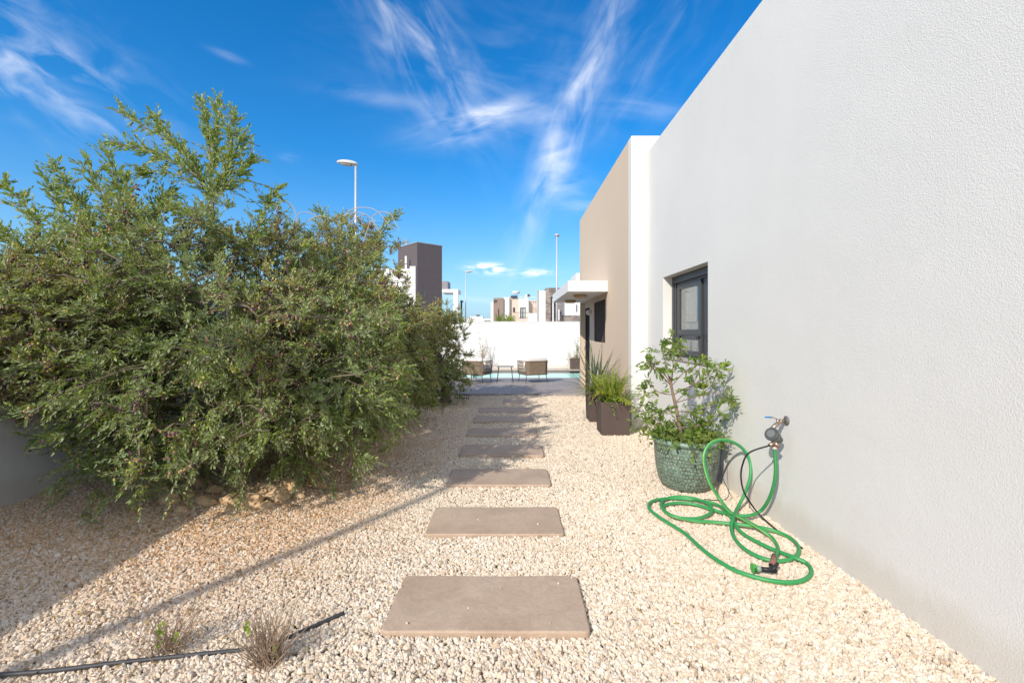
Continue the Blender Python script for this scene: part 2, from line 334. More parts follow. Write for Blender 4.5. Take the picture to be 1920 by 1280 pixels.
def stones_nodes(mat):
    ng = bpy.data.node_groups.new('stones', 'GeometryNodeTree')
    ng.interface.new_socket('Geometry', in_out='INPUT', socket_type='NodeSocketGeometry'); ng.interface.new_socket('Geometry', in_out='OUTPUT', socket_type='NodeSocketGeometry')
    n = ng.nodes.new; L = ng.links.new; gi = n('NodeGroupInput'); go = n('NodeGroupOutput')
    g2i = n('GeometryNodeGeometryToInstance')
    for k in range(7):
        ic = n('GeometryNodeMeshIcoSphere'); ic.inputs['Radius'].default_value = 1; ic.inputs['Subdivisions'].default_value = 2
        nz = n('ShaderNodeTexNoise'); nz.inputs['Scale'].default_value = .9; nz.noise_dimensions = '4D'; nz.inputs['W'].default_value = k * 5.3; nz.inputs['Detail'].default_value = 1
        sub = n('ShaderNodeVectorMath'); sub.operation = 'SUBTRACT'; L(nz.outputs['Color'], sub.inputs[0]); sub.inputs[1].default_value = (.5, .5, .5)
        scv = n('ShaderNodeVectorMath'); scv.operation = 'MULTIPLY'; L(sub.outputs[0], scv.inputs[0]); scv.inputs[1].default_value = (2.2, 2.2, 2.2)
        sp_ = n('GeometryNodeSetPosition'); L(ic.outputs[0], sp_.inputs['Geometry']); L(scv.outputs[0], sp_.inputs['Offset'])
        sm = n('GeometryNodeSetMaterial'); L(sp_.outputs[0], sm.inputs[0]); sm.inputs['Material'].default_value = mat; L(sm.outputs[0], g2i.inputs[0])
    ip = n('GeometryNodeInstanceOnPoints'); L(gi.outputs[0], ip.inputs['Points']); L(g2i.outputs[0], ip.inputs['Instance']); ip.inputs['Pick Instance'].default_value = True
    rr = n('FunctionNodeRandomValue'); rr.data_type = 'FLOAT_VECTOR'; rr.inputs[0].default_value = (0, 0, 0); rr.inputs[1].default_value = (6.28, 6.28, 6.28); L(rr.outputs[0], ip.inputs['Rotation'])
    r2 = n('FunctionNodeRandomValue'); r2.data_type = 'FLOAT_VECTOR'; r2.inputs[0].default_value = (.65, .6, .4); r2.inputs[1].default_value = (1.35, 1.1, .8); r2.inputs['Seed'].default_value = 5
    na = n('GeometryNodeInputNamedAttribute'); na.data_type = 'FLOAT'; na.inputs[0].default_value = 'size'
    mu = n('ShaderNodeVectorMath'); mu.operation = 'MULTIPLY'; L(r2.outputs[0], mu.inputs[0]); L(na.outputs[0], mu.inputs[1]); L(mu.outputs[0], ip.inputs['Scale'])
    r3 = n('FunctionNodeRandomValue'); r3.data_type = 'INT'; r3.inputs[4].default_value = 0; r3.inputs[5].default_value = 6; L(r3.outputs[2], ip.inputs['Instance Index'])
    L(ip.outputs[0], go.inputs[0]); return ng
gm = grav.modifiers.new('stones', 'NODES'); gm.node_group = stones_nodes(LIME); me.materials.append(LIME)

# ================================================================ terrace, pool
m = Mat('terrace_tiles'); p = m.pos()
br = m.n('ShaderNodeTexBrick', {'Vector': p, 'Color1': (.345, .305, .285, 1), 'Color2': (.375, .335, .31, 1), 'Mortar': (.22, .20, .195, 1), 'Scale': 1, 'Mortar Size': .004, 'Brick Width': .6, 'Row Height': .6}, offset=0)
TILE = m.set(col=m.mix(m.math('MULTIPLY', m.noise(p, 3, 5), .3), br.outputs[0], (.36, .33, .31)), rough=.75).m
ter = MB().box(-4.38, 1.84, 10.75, 14.5, -.05, .05).box(1.85, 6, 12.5, 14.5, -.05, .05).box(-4.38, -3.6, 14.5, 17.2, -.05, .05).build('terrace', TILE); ter['kind'] = 'structure'
cp_ = MB().box(-4.38, 6, 17.2, 18.4, -.05, .05).build('pool_coping', plain('coping_stone', (.50, .44, .37), .8, 0, .08, 4)); cp_['kind'] = 'structure'
POOLT = plain('pool_tiles', (.78, .85, .83), .4, 0, .05, 4)
pool = MB().add([(-3.6, 14.5, .045), (5.0, 14.5, .045), (5.0, 17.2, .045), (-3.6, 17.2, .045), (-3.6, 14.5, -.5), (5.0, 14.5, -.5), (5.0, 17.2, -.5), (-3.6, 17.2, -.5)],
         [(4, 5, 6, 7), (0, 1, 5, 4), (1, 2, 6, 5), (2, 3, 7, 6), (3, 0, 4, 7)]).build('pool_basin', POOLT); pool['kind'] = 'structure'
m = Mat('pool_water'); m.t.nodes.remove(m.b); p = m.pos(); bmp = m.bump(m.noise(p, 5, 3, .5, .5), .12, .02)
tr = m.n('ShaderNodeBsdfTransparent', {'Color': (.72, .93, .93, 1)}); gl = m.n('ShaderNodeBsdfGlossy', {'Roughness': .03, 'Normal': bmp}); fr = m.math('ADD', .03, m.math('MULTIPLY', m.math('POWER', m.n('ShaderNodeLayerWeight', {'Blend': .5}).outputs['Facing'], 5.), .6))
ms = m.n('ShaderNodeMixShader', {0: fr, 1: tr.outputs[0], 2: gl.outputs[0]}); m.l(ms.outputs[0], m.out.inputs[0])
MB().add([(-3.6, 14.5, .038), (5.0, 14.5, .038), (5.0, 17.2, .038), (-3.6, 17.2, .038)], [(0, 1, 2, 3)]).build('pool_water', m.m)['kind'] = 'structure'
# the ground sheet must not close the pool: sunk soil sits at -0.06, basin cut by splitting the sheet
g = bpy.data.objects['ground']; me = g.data; me.clear_geometry()
hx0, hx1, hy0, hy1 = -3.6, 5.0, 14.5, 17.2; xs = [-900, hx0, hx1, 900]; ys = [-300, hy0, hy1, 1600]
vs = [(x, y, -.06) for y in ys for x in xs]; fs = [(j * 4 + i, j * 4 + i + 1, j * 4 + i + 5, j * 4 + i + 4) for j in range(3) for i in range(3) if not (i == 1 and j == 1)]
me.from_pydata(vs, [], fs); me.update()
# ================================================================ boundary walls
bw = thing('boundary_wall', (-.6, 18.5, 0), 'bright white rendered boundary wall behind the pool and chairs', 'wall')
MB().box(-4.38, 6.2, 18.4, 18.62, 0, 1.88).build('wall_panel', WHITE2, bw, bevel=.006)
MB().box(-4.40, 6.2, 18.38, 18.64, 1.882, 1.915).build('coping', WHITE2, bw, bevel=.004)
PANEL = plain('grey_fence_panel', (.17, .175, .18), .6, 0, .08, 2)
lw = thing('boundary_wall', (-4.5, 7, 0), 'shaded white boundary wall with grey panels on top, left behind the olive trees', 'wall')
MB().box(-4.62, -4.38, -4, 18.38, -.05, 1.2).build('wall_panel', WHITE2, lw, bevel=.006)
MB().box(-4.52, -4.46, -4, 18.38, 1.203, 2.18).build('fence_panel', PANEL, lw)
mbp = MB()
for k in range(12): mbp.box(-4.53, -4.45, -3.9 + k * 2, -3.84 + k * 2, 1.203, 2.2)
mbp.build('fence_posts', PANEL, lw)['kind'] = 'stuff'
# ================================================================ villa
V = thing('villa', (4, 6, 0), 'white rendered villa with tan side wall, flat door canopy and grey window, along the gravel', 'house')
WX = 2.08
MB().frame(WX, 2.36, -4, 7.07, -.05, 4.25, 4.87, 6.32, 1.14, 2.247).build('side_wall', WHITE, V)
MB().box(2.365, 9, -4, -3.75, -.05, 4.25).box(9.0, 9.25, -4, 12.4, -.05, 4.25).box(2.365, 8.99, -3.74, 7.05, 3.9, 4.0).box(2.365, 8.99, -3.74, 7.05, -.05, .02).build('roof', WHITE2, V)
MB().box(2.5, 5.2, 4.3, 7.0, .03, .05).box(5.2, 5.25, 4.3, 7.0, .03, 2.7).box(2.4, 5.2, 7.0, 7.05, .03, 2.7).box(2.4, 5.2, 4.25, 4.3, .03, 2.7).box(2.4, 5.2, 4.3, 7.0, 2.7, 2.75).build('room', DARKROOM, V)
MB().box(1.84, 8.9, 7.07, 7.25, -.05, 4.52).build('end_wall', WHITE, V, bevel=.004)
rc = 1.95
mt = MB().box(1.842, 1.98, 7.252, 8.95, -.05, 4.518).box(1.842, 1.98, 8.95, 12.30, 2.262, 4.518).box(1.842, 1.98, 12.30, 12.46, -.05, 4.518)
mt.build('tan_wall', TAN, V)
MB().frame(rc, 1.979, 8.951, 11.45, .0, 2.261, 9.6, 10.9, 1.27, 2.19).box(rc, 1.979, 11.45, 11.52, 0, 2.261).box(rc, 1.979, 12.27, 12.299, 0, 2.261).box(rc, 1.979, 11.52, 12.27, 2.12, 2.261).build('recess_wall', TAN, V)
MB().box(1.981, 8.9, 12.32, 12.45, -.05, 4.5).box(1.99, 8.9, 7.26, 12.31, 4.2, 4.3).build('rear_wall', TAN, V)
BRN = plain('brown_shutter', (.080, .062, .056), .9, spec=.1)
sh = MB().box(1.97, 1.985, 9.6, 10.9, 1.27, 2.19)
w2 = sh.build('window', BRN, V); MB().frame(1.962, 1.97, 9.602, 10.898, 1.272, 2.188, 9.64, 10.86, 1.31, 2.15).build('window_frame', BRN, w2)
dr = MB().box(1.965, 1.985, 11.52, 12.27, .02, 2.12).build('door', plain('dark_door', (.022, .019, .018), .85, spec=.1), V)
MB().cyl((1.93, 12.15, 1.0), (1.93, 12.15, 1.25), .012).cyl((1.93, 12.15, 1.02), (1.97, 12.15, 1.02), .009).cyl((1.93, 12.15, 1.22), (1.97, 12.15, 1.22), .009).build('door_handle', STEEL, dr)
can = MB().box(1.073, 1.838, 8.79, 12.1, 2.27, 2.48).build('canopy', WHITE2, V, bevel=.006)
LAMPG = plain('lamp_cream', (.5, .36, .2), .4)
for (lx, ly) in ((1.42, 9.55), (1.42, 11.2)):
    MB().lathe([(0, 0), (.13, 0), (.145, -.03), (.11, -.065), (0, -.07)], (lx, ly, 2.268)).build('ceiling_light', LAMPG, can)
MB().lathe([(0, .07), (.05, .055), (.075, 0), (.05, -.055), (0, -.07)], (1.90, 11.35, 1.98)).build('wall_light', WHITEP, V)
# window (grey aluminium): shutter box, outer frame, sashes with panes
wf = MB().frame(2.235, 2.30, 4.872, 6.318, 1.142, 2.245, 4.93, 6.25, 1.19, 2.13).build('window', ALU, V, bevel=.003)
MB().box(2.205, 2.234, 4.872, 6.318, 2.155, 2.244).build('shutter_box', ALU, wf, bevel=.004)
for q_ in ((2.200, 2.234, 6.255, 6.317), (2.200, 2.234, 4.873, 4.93), (2.214, 2.234, 6.20, 6.254)): MB().box(*q_, 1.144, 2.152).build('shutter_guide', ALU, wf, bevel=.003)
for (a, b, x0) in ((5.40, 6.17, 2.222), (4.95, 5.37, 2.242)):
    sa = MB().frame(x0, x0 + .035, a, b, 1.46, 2.125, a + .075, b - .075, 1.53, 2.06).frame(x0 + .001, x0 + .034, a, b, 1.2, 1.458, a + .075, b - .075, 1.262, 1.40).build('sash', ALU, wf, bevel=.003)
    MB().box(x0 + .014, x0 + .020, a + .07, b - .07, 1.52, 2.07).box(x0 + .014, x0 + .020, a + .07, b - .07, 1.255, 1.405).build('pane', GLASS, sa)
BPL = plain('black_plastic', (.012, .012, .013), .4)
for q_ in ((2.19, 2.222, 5.41, 5.47, 1.425, 1.445), (2.198, 2.221, 6.02, 6.05, 1.42, 1.45), (2.198, 2.221, 6.02, 6.05, 1.21, 1.235)): MB().box(*q_).build('window_latch', BPL, wf)
SILL = plain('sill_stone', (.50, .45, .40), .6, bump=.1)
MB().box(2.06, 2.234, 4.875, 6.315, 1.143, 1.165).build('window_sill', SILL, wf, bevel=.004)

# ================================================================ foliage machinery
def nrm(a): return a / np.maximum(np.linalg.norm(a, axis=-1, keepdims=True), 1e-9)
class Foliage:
    def __init__(s): s.b = []; s.d = []; s.n = []; s.L = []; s.W = []; s.t = []; s.stems = []
    def leaves(s, b, d, n, L, W, t): s.b.append(b); s.d.append(d); s.n.append(n); s.L.append(L); s.W.append(W); s.t.append(t)
    def twigs(s, st, dr, ln, pairs, L, W, ang=.75, droop=.15, yel=None, brown=None, bald=.0, stem_r=.0022, lv=.25):
        """st (n,3) starts, dr (n,3) unit dirs, ln (n,) lengths; leaves in opposite pairs along the curved twig"""
        n = len(st); up = np.array([0, 0, 1.]); a = nrm(np.cross(dr, up) + 1e-4); b = np.cross(dr, a)
        s.stems.append((st, dr, ln, droop, stem_r))
        ph0 = R.uniform(0, 6.28, n)
        for k in range(pairs):
            t = (k + .6) / pairs * (1 - bald) + bald
            pos = st + dr * (ln * t)[:, None] + up * (-(droop * ln) * t * t)[:, None]
            ax = nrm(dr + up * (-2 * droop * t))
            ph = ph0 + k * 1.57 + R.normal(0, .35, n)
            for sg in (0, math.pi):
                q = ph + sg; side = a * np.cos(q)[:, None] + b * np.sin(q)[:, None]
                an = ang * (1 - .35 * t) + R.normal(0, .2, n)
                d = nrm(ax * np.cos(an)[:, None] + side * np.sin(an)[:, None]); nn = nrm(np.cross(d, np.cross(side, ax)) + R.normal(0, .35, (n, 3)))
                nn = nrm(nn - d * np.sum(nn * d, 1, keepdims=True))
                sz = (1 + R.normal(0, lv, n)).clip(.4, 1.7) * (1 - .3 * t)
                tt = np.stack([R.random(n), yel if yel is not None else np.zeros(n), brown if brown is not None else np.zeros(n)], 1)
                tt[:, 1] = (tt[:, 1] + R.normal(0, .12, n) * (tt[:, 1] > .02)).clip(0, 1)
                s.leaves(pos, d, nn, L * sz, W * sz, tt)
        # tip leaf
        pos = st + dr * ln[:, None] + up * (-(droop * ln))[:, None]; ax = nrm(dr + up * (-2 * droop)); nn = nrm(np.cross(ax, a) + R.normal(0, .3, (n, 3)))
        tt = np.stack([R.random(n), yel if yel is not None else np.zeros(n), np.zeros(n)], 1); s.leaves(pos, ax, nn, L * np.ones(n) * .8, W * np.ones(n) * .8, tt)
    def build(s, name, mat, parent, base_len=0, fold=.25, curl=.1):
        b = np.concatenate(s.b); d = np.concatenate(s.d); nn = np.concatenate(s.n); L = np.concatenate(s.L); W_ = np.concatenate(s.W); t = np.concatenate(s.t)
        k = R.random(len(b)) > .05; b, d, nn, L, W_, t = b[k], d[k], nn[k], L[k], W_[k], t[k]
        sd = np.cross(d, nn); n = len(b); off = np.array(wl(parent)); b = b - off
        v = np.empty((n, 6, 3)); Lc, Wc = L[:, None], W_[:, None]
        v[:, 0] = b; v[:, 1] = b + d * Lc * .35 + sd * Wc * .5 + nn * Wc * fold; v[:, 2] = b + d * Lc * .35 - sd * Wc * .5 + nn * Wc * fold
        v[:, 3] = b + d * Lc * .72 + sd * Wc * .38 + nn * (Wc * fold * .7 - Lc * curl * .4); v[:, 4] = b + d * Lc * .72 - sd * Wc * .38 + nn * (Wc * fold * .7 - Lc * curl * .4); v[:, 5] = b + d * Lc - nn * Lc * curl
        me = bpy.data.meshes.new(name); me.vertices.add(n * 6); me.vertices.foreach_set('co', v.astype('f').ravel())
        fi = np.array([0, 1, 2, 1, 3, 4, 2, 3, 5, 4]); idx = (np.arange(n)[:, None] * 6 + fi).ravel(); me.loops.add(n * 10); me.loops.foreach_set('vertex_index', idx.astype('i'))
        me.polygons.add(n * 3); ls = (np.arange(n)[:, None] * 10 + np.array([0, 3, 7])).ravel(); me.polygons.foreach_set('loop_start', ls.astype('i'))
        at = me.attributes.new('tint', 'FLOAT_COLOR', 'POINT'); cc = np.ones((n, 6, 4)); cc[:, :, :3] = t[:, None, :]; at.data.foreach_set('color', cc.astype('f').ravel())
        me.update(calc_edges=True); me.validate(); me.materials.append(mat); o = bpy.data.objects.new(name, me); C.objects.link(o); o.parent = parent; return o
    def stem_mesh(s, mb=None):
        vs = []; fs = []; off = 0
        for st, dr, ln, dp, r in s.stems:
            n = len(st); up = np.array([0, 0, 1.]); a = nrm(np.cross(dr, up) + 1e-4); b = np.cross(dr, a); ring = []
            for t in (0, .5, 1):
                p = st + dr * (ln * t)[:, None] + up * (-(dp * ln) * t * t)[:, None]; rr = r * (1 - .7 * t)
                for q in range(3): ring.append(p + (a * math.cos(q * 2.094) + b * math.sin(q * 2.094)) * rr)
            v = np.stack(ring, 1).reshape(-1, 3); vs.append(v)
            f = np.array([[i * 3 + k, i * 3 + (k + 1) % 3, (i + 1) * 3 + (k + 1) % 3, (i + 1) * 3 + k] for i in range(2) for k in range(3)])
            fs.append((np.arange(n)[:, None, None] * 9 + f[None]).reshape(-1, 4) + off); off += n * 9
        return np.concatenate(vs), np.concatenate(fs)
def mesh_np(name, v, f, mat, parent, smooth=True):
    me = bpy.data.meshes.new(name); off = np.array(wl(parent)); v = v - off; k = f.shape[1]
    me.vertices.add(len(v)); me.vertices.foreach_set('co', v.astype('f').ravel()); me.loops.add(f.size); me.loops.foreach_set('vertex_index', f.astype('i').ravel())
    me.polygons.add(len(f)); me.polygons.foreach_set('loop_start', (np.arange(len(f)) * k).astype('i')); me.update(calc_edges=True)
    me.polygons.foreach_set('use_smooth', [smooth] * len(f)); me.materials.append(mat); o = bpy.data.objects.new(name, me); C.objects.link(o); o.parent = parent; return o
def berries(name, pos, rad, tint, mat, parent):
    bm = bmesh.new(); bmesh.ops.create_icosphere(bm, subdivisions=2, radius=1); bm.verts.index_update()
    v = np.array([x.co[:] for x in bm.verts]); f = np.array([[q.index for q in x.verts] for x in bm.faces]); bm.free()
    n = len(pos); vv = (v[None] * np.array([.85, .85, 1.1]) * rad[:, None, None] + pos[:, None]).reshape(-1, 3); ff = (f[None] + (np.arange(n) * len(v))[:, None, None]).reshape(-1, 3)
    o = mesh_np(name, vv, ff, mat, parent); at = o.data.attributes.new('tint', 'FLOAT_COLOR', 'POINT'); cc = np.ones((n, len(v), 4)); cc[:, :, 0] = tint[:, None]; at.data.foreach_set('color', cc.astype('f').ravel())
    o['kind'] = 'stuff'; return o
def inpoly(x, y, poly):
    x = np.asarray(x); y = np.asarray(y); r = np.zeros(x.shape, bool); n = len(poly)
    for i in range(n):
        x1, y1 = poly[i]; x2, y2 = poly[(i + 1) % n]
        if y1 == y2: continue
        c_ = ((y1 > y) != (y2 > y)) & (x < (x2 - x1) * (y - y1) / (y2 - y1) + x1); r ^= c_
    return r
OLEAF = leafmat('olive_leaf', [(0, (.075, .165, .018)), (.4, (.17, .30, .032)), (.75, (.30, .45, .06)), (1, (.56, .60, .22))], (.42, .49, .30), .40, .5)
m = Mat('olive_bark'); p = m.obj(); BARK = m.set(col=m.ramp(m.noise(p, 9, 6, .7), [(.3, (.14, .11, .085)), (.7, (.34, .29, .24))]), rough=.9, normal=m.bump(m.noise(m.n('ShaderNodeMapping', {0: p, 'Scale': (3, 3, .6)}).outputs[0], 12, 5), .8, .02)).m
TWIG = plain('twig_bark', (.20, .16, .115), .8, 0, .25, 12)
m = Mat('olive_fruit'); a = m.n('ShaderNodeAttribute', attribute_name='tint'); c = m.ramp(m.n('ShaderNodeSeparateColor', {0: a.outputs['Color']}).outputs[0], [(0, (.42, .42, .10)), (.3, (.55, .45, .14)), (.5, (.40, .18, .15)), (.7, (.16, .05, .09)), (1, (.03, .015, .035))])
FRUIT = m.set(col=c, rough=.35, spec=.5).m
def olive(name, base, lobes, nblob, twigs_per, label, poly=None, yel_base=.1, fruit_n=800, core=None, shoots=(), Lf=.050, Wf=.0125, seedspread=.34, group='olive trees along the left wall', shell=.55, zmin=.12, yel_hi=.35, tl=(.09, .22)):
    T = thing(name, base, label, 'tree', group); base = Vector(base); core = np.array(core)
    # blob centres inside the lobes, pushed to the shell
    bc = []; guard = 0
    wts = np.array([l[2] for l in lobes], float); wts /= wts.sum()
    while len(bc) < nblob and guard < 40000:
        guard += 1; l = lobes[R.choice(len(lobes), p=wts)]; c0, r0 = np.array(l[0]), np.array(l[1])
        d = nrm(R.normal(size=3)); q = c0 + d * r0 * (shell + (1 - shell) * R.random() ** .6)
        if q[2] < zmin + .15: continue
        if poly is not None:
            px = CXp + F * q[0] / q[1]; py = HYp + F * (EYE - q[2]) / q[1]
            if not inpoly(px, py, poly): continue
        if any(np.linalg.norm(q - o_) < seedspread * .45 for o_ in bc): continue
        bc.append(q)
    bc = np.array(bc); fo = Foliage(); fr = []; ft = []
    lim = MB()
    top = base + Vector((.03, 0, .55))
    tr = MB(); tp = smoothpath([base + Vector((0, 0, -.05)), base + Vector((.05, .02, .2)), base + Vector((-.03, .03, .42)), Vector(core) * .35 + base * .65 + Vector((0, 0, .25))], 6)
    tr.tube(tp, [.115 - .045 * i / (len(tp) - 1) + (.05 if i == 0 else 0) for i in range(len(tp))], 12)
    ttop = tp[-1]
    nodes = [ttop.lerp(Vector(bc[j_]), .5) + Vector((rnd.uniform(-.08, .08), rnd.uniform(-.08, .08), rnd.uniform(0, .15))) for j_ in R.choice(len(bc), min(15, len(bc)), replace=False)]
    for nd in nodes: lim.tube(smoothpath([ttop, ttop.lerp(nd, .5) + Vector((rnd.uniform(-.1, .1), rnd.uniform(-.1, .1), rnd.uniform(-.05, .12))), nd], 5), [.038, .016], 6, cap=False)
    for i, q in enumerate(bc):
        qv = Vector(q); nd = min(nodes, key=lambda v: (v - qv).length); jt = lambda k_: Vector((rnd.uniform(-k_, k_), rnd.uniform(-k_, k_), rnd.uniform(-k_ * .3, k_)))
        lim.tube(smoothpath([nd, nd.lerp(qv, .35) + jt(.08), nd.lerp(qv, .7) + jt(.08), qv], 4), [.011, .0035], 5, cap=False)
        n = twigs_per; out = nrm(q - core); nz = noise.noise(Vector(q) * 1.3)
        d = nrm(R.normal(size=(n, 3)) * .75 + out * .85 + np.array([0, 0, .22 if q[2] > 1.2 else -.05]))
        mt_ = max(3, n // 5); tc_ = q + R.normal(size=(mt_, 3)) * seedspread * np.array([.46, .46, .40]); td_ = nrm(R.normal(size=(mt_, 3)) * .7 + out * .9 + np.array([0, 0, .2]))
        ti_ = np.arange(n) % mt_; st = tc_[ti_] + R.normal(size=(n, 3)) * .008; d = nrm(td_[ti_] + R.normal(size=(n, 3)) * .42)
        if q[2] < 1.2: d = nrm(d + np.array([0, 0, -.18]))
        ln = R.uniform(*tl, n)
        if zmin: st[:, 2] = np.maximum(st[:, 2], zmin)
        y = np.clip(yel_base * (.35 + q[2] * .7) + yel_hi * max(0, nz * 1.6 + .1) * (q[2] > .9) + R.normal(0, .07, n), 0, .8); brn = np.where(R.random(n) < (.14 if nz > .1 and q[2] > 1.3 else .06), .85, 0.)
        fo.twigs(st, d, ln, 8, Lf, Wf, .85, .15, y, brn)
        for j in range(n):
            if j % 6 == 0: lim.tube([qv, Vector(q * .5 + st[j] * .5) + Vector((0, 0, .03)), Vector(st[j])], [.006, .0025], 3, cap=False)
        # fruit clusters
        if q[2] > .55:
            kf = int(fruit_n / nblob * (1.6 if nz > .05 else .5))
            if kf:
                js = R.choice(R.integers(0, n, max(2, kf // 7)), kf); tt_ = R.random(kf); fr.append(st[js] + d[js] * (ln[js] * tt_)[:, None] + R.normal(size=(kf, 3)) * .014 + np.array([0, 0, -.02])); ft.append(np.clip(R.beta(1.1, 1.6, kf) + (.25 if nz < -.15 else 0) + rnd.uniform(-.1, .45), 0, 1))
    for (pl, r0, nt_, sd) in shoots:   # leafy upright shoots: polyline of points, twigs along it
        pth = smoothpath(pl, 5); lim.tube(pth, [r0, r0 * .3], 5, cap=False)
        A = np.array([v_[:] for v_ in pth]); n = int(nt_ * 1.7); u = R.uniform(.08, 1, n) * (len(A) - 1); i0 = np.floor(u).astype(int).clip(0, len(A) - 2); st = A[i0] + (A[i0 + 1] - A[i0]) * (u - i0)[:, None]
        ax = nrm(A[i0 + 1] - A[i0]); d = nrm(ax * .8 + R.normal(size=(n, 3)) * (sd + .18) + np.array([0, 0, .1])); ln = R.uniform(.10, .26, n) * (1.15 - .5 * u / len(A))
        fo.twigs(st, d, ln, 7, Lf * 1.3, Wf * 1.25, .7, .03, R.uniform(.1, .35, n), None)
        # leaves on the stem itself
        k = len(A) - 1; fo.twigs(A[:-1], nrm(A[1:] - A[:-1]), np.linalg.norm(A[1:] - A[:-1], axis=1), 2, Lf, Wf, .7, 0, np.zeros(k), None)
    tr.build('trunk', BARK, T); lim.build('branches', BARK if False else TWIG, T)
    v, f = fo.stem_mesh(); mesh_np('twigs', v, f, TWIG, T)
    fo.build('foliage', OLEAF, T)
    if fr: fr = np.concatenate(fr); ft = np.concatenate(ft); berries('olives', fr, R.uniform(.007, .0105, len(fr)), ft, FRUIT, T)
    return T
polyA = [(-260, 440), (20, 465), (110, 425), (200, 440), (260, 400), (330, 390), (430, 410), (500, 380), (540, 430), (600, 470), (690, 470), (720, 560), (735, 700), (735, 790), (715, 845), (640, 862), (560, 862), (430, 848), (340, 885), (250, 940), (190, 905), (165, 790), (110, 765), (-40, 755), (-300, 740)]
def sh(Y, *pp): return [P(a, b, Y + .1 * i) for i, (a, b) in enumerate(pp)]
shootsA = [
 (sh(4.3, (408, 500), (400, 430), (385, 350), (360, 300), (300, 255), (225, 208)), .016, 60, .42),
 (sh(4.4, (385, 350), (345, 290), (285, 215)), .008, 34, .4),
 (sh(4.4, (400, 400), (395, 320), (390, 250), (378, 192)), .012, 44, .35),
 (sh(4.4, (395, 330), (408, 260), (405, 188)), .007, 30, .35),
 (sh(4.3, (400, 380), (430, 300), (440, 215)), .008, 40, .35),
 (sh(4.3, (405, 370), (445, 330), (475, 300)), .007, 26, .35),
 (sh(4.3, (398, 360), (430, 310), (452, 262)), .006, 26, .35),
 (sh(4.3, (380, 350), (310, 320), (262, 330)), .006, 22, .35),
 (sh(4.3, (370, 330), (300, 290), (205, 265)), .006, 32, .32),
 (sh(4.2, (400, 430), (350, 400), (300, 370)), .006, 22, .4),
 (sh(4.0, (245, 500), (235, 430), (225, 360), (200, 285)), .010, 46, .35),
 (sh(4.0, (235, 460), (205, 400), (165, 300)), .008, 34, .35),
 (sh(4.0, (240, 470), (248, 400), (232, 335)), .007, 28, .35),
 (sh(3.9, (200, 480), (150, 400), (105, 312)), .008, 40, .35),
 (sh(3.9, (160, 480), (125, 420), (90, 340)), .007, 28, .35),
 (sh(3.9, (130, 500), (75, 420), (8, 345)), .008, 34, .3),
 (sh(3.9, (60, 520), (30, 460), (-30, 400)), .008, 30, .35),
 (sh(4.0, (160, 500), (170, 420), (145, 370)), .007, 26, .35),
 (sh(4.4, (470, 480), (490, 410), (520, 352)), .009, 34, .5),
 (sh(4.4, (300, 480), (290, 400), (320, 360)), .009, 36, .5),
]
olive('olive_tree', (-2.70, 4.62, 0), [((-2.95, 4.75, 1.35), (1.75, 1.55, 1.25), 5), ((-3.9, 4.3, 1.5), (.9, .9, .95), 2), ((-4.5, 3.9, 1.55), (.8, .55, .9), 2), ((-2.6, 4.0, .85), (1.1, .8, .7), 1.6), ((-2.2, 5.2, 1.5), (1.1, .9, 1.2), 2), ((-1.45, 4.15, 1.15), (.4, .5, .6), 1.3), ((-1.45, 5.0, 1.3), (.5, .7, .8), 1.5)], 470, 46,
      'big bushy olive tree at the left, tall shoots against the sky, stones round its trunk', polyA, .13, 26000, (-2.8, 4.8, 1.2), shootsA, group=None, yel_hi=.65, Lf=.037, Wf=.0125)
polyB = [(480, 430), (545, 420), (600, 430), (700, 420), (722, 440), (722, 520), (750, 570), (785, 640), (810, 700), (800, 745), (740, 760), (640, 800), (480, 800)]
shootsB = [(sh(6.6, (560, 470), (545, 420), (515, 380)), .008, 16, .6), (sh(6.6, (640, 470), (610, 420), (600, 395)), .007, 16, .5), (sh(6.8, (700, 460), (720, 430), (742, 405)), .007, 20, .5), (sh(6.8, (680, 470), (660, 430), (640, 408)), .007, 18, .5)]
olive('olive_tree', (-2.35, 7.0, 0), [((-2.3, 6.9, 1.7), (1.15, 1.1, 1.45), 3), ((-1.6, 7.3, 1.2), (.95, 1.0, 1.05), 2.2)], 215, 36, 'olive tree with mauve and yellow fruit, just behind the big one, before the lamp post', polyB, .28, 12000, (-2.3, 6.9, 1.3), shootsB, group=None, yel_hi=.7, Lf=.044, Wf=.0125)
BT = bpy.data.objects['olive_tree.001']; mb_ = MB()
for (a_, b_, c_, d_) in (((640, 470), (600, 410), (560, 400), (545, 440)), ((640, 470), (650, 400), (700, 392), (735, 430)), ((600, 480), (620, 420), (670, 398), (705, 415)), ((560, 470), (555, 400), (530, 375), (515, 400)), ((680, 460), (700, 405), (730, 400), (748, 432)), ((620, 470), (660, 415), (690, 405), (715, 440)), ((590, 470), (570, 425), (600, 405), (640, 420))):
    mb_.tube(smoothpath([P(*a_, 6.6), P(*b_, 6.55), P(*c_, 6.5), P(*d_, 6.45)], 6), [.007, .0035], 5, cap=False)
mb_.build('bare_twigs', plain('pale_twig', (.50, .42, .33), .85), BT)['kind'] = 'stuff'
polyC = [(770, 630), (800, 595), (842, 588), (858, 640), (862, 720), (840, 745), (790, 750), (760, 720)]
olive('olive_tree', (-1.45, 9.7, 0), [((-1.45, 9.5, .95), (.75, .75, .98), 1)], 95, 34, 'small yellowish olive bush at the far end of the row beside the terrace', polyC, .5, 2400, (-1.45, 9.7, .8), (), Lf=.05, group=None, yel_hi=.7)
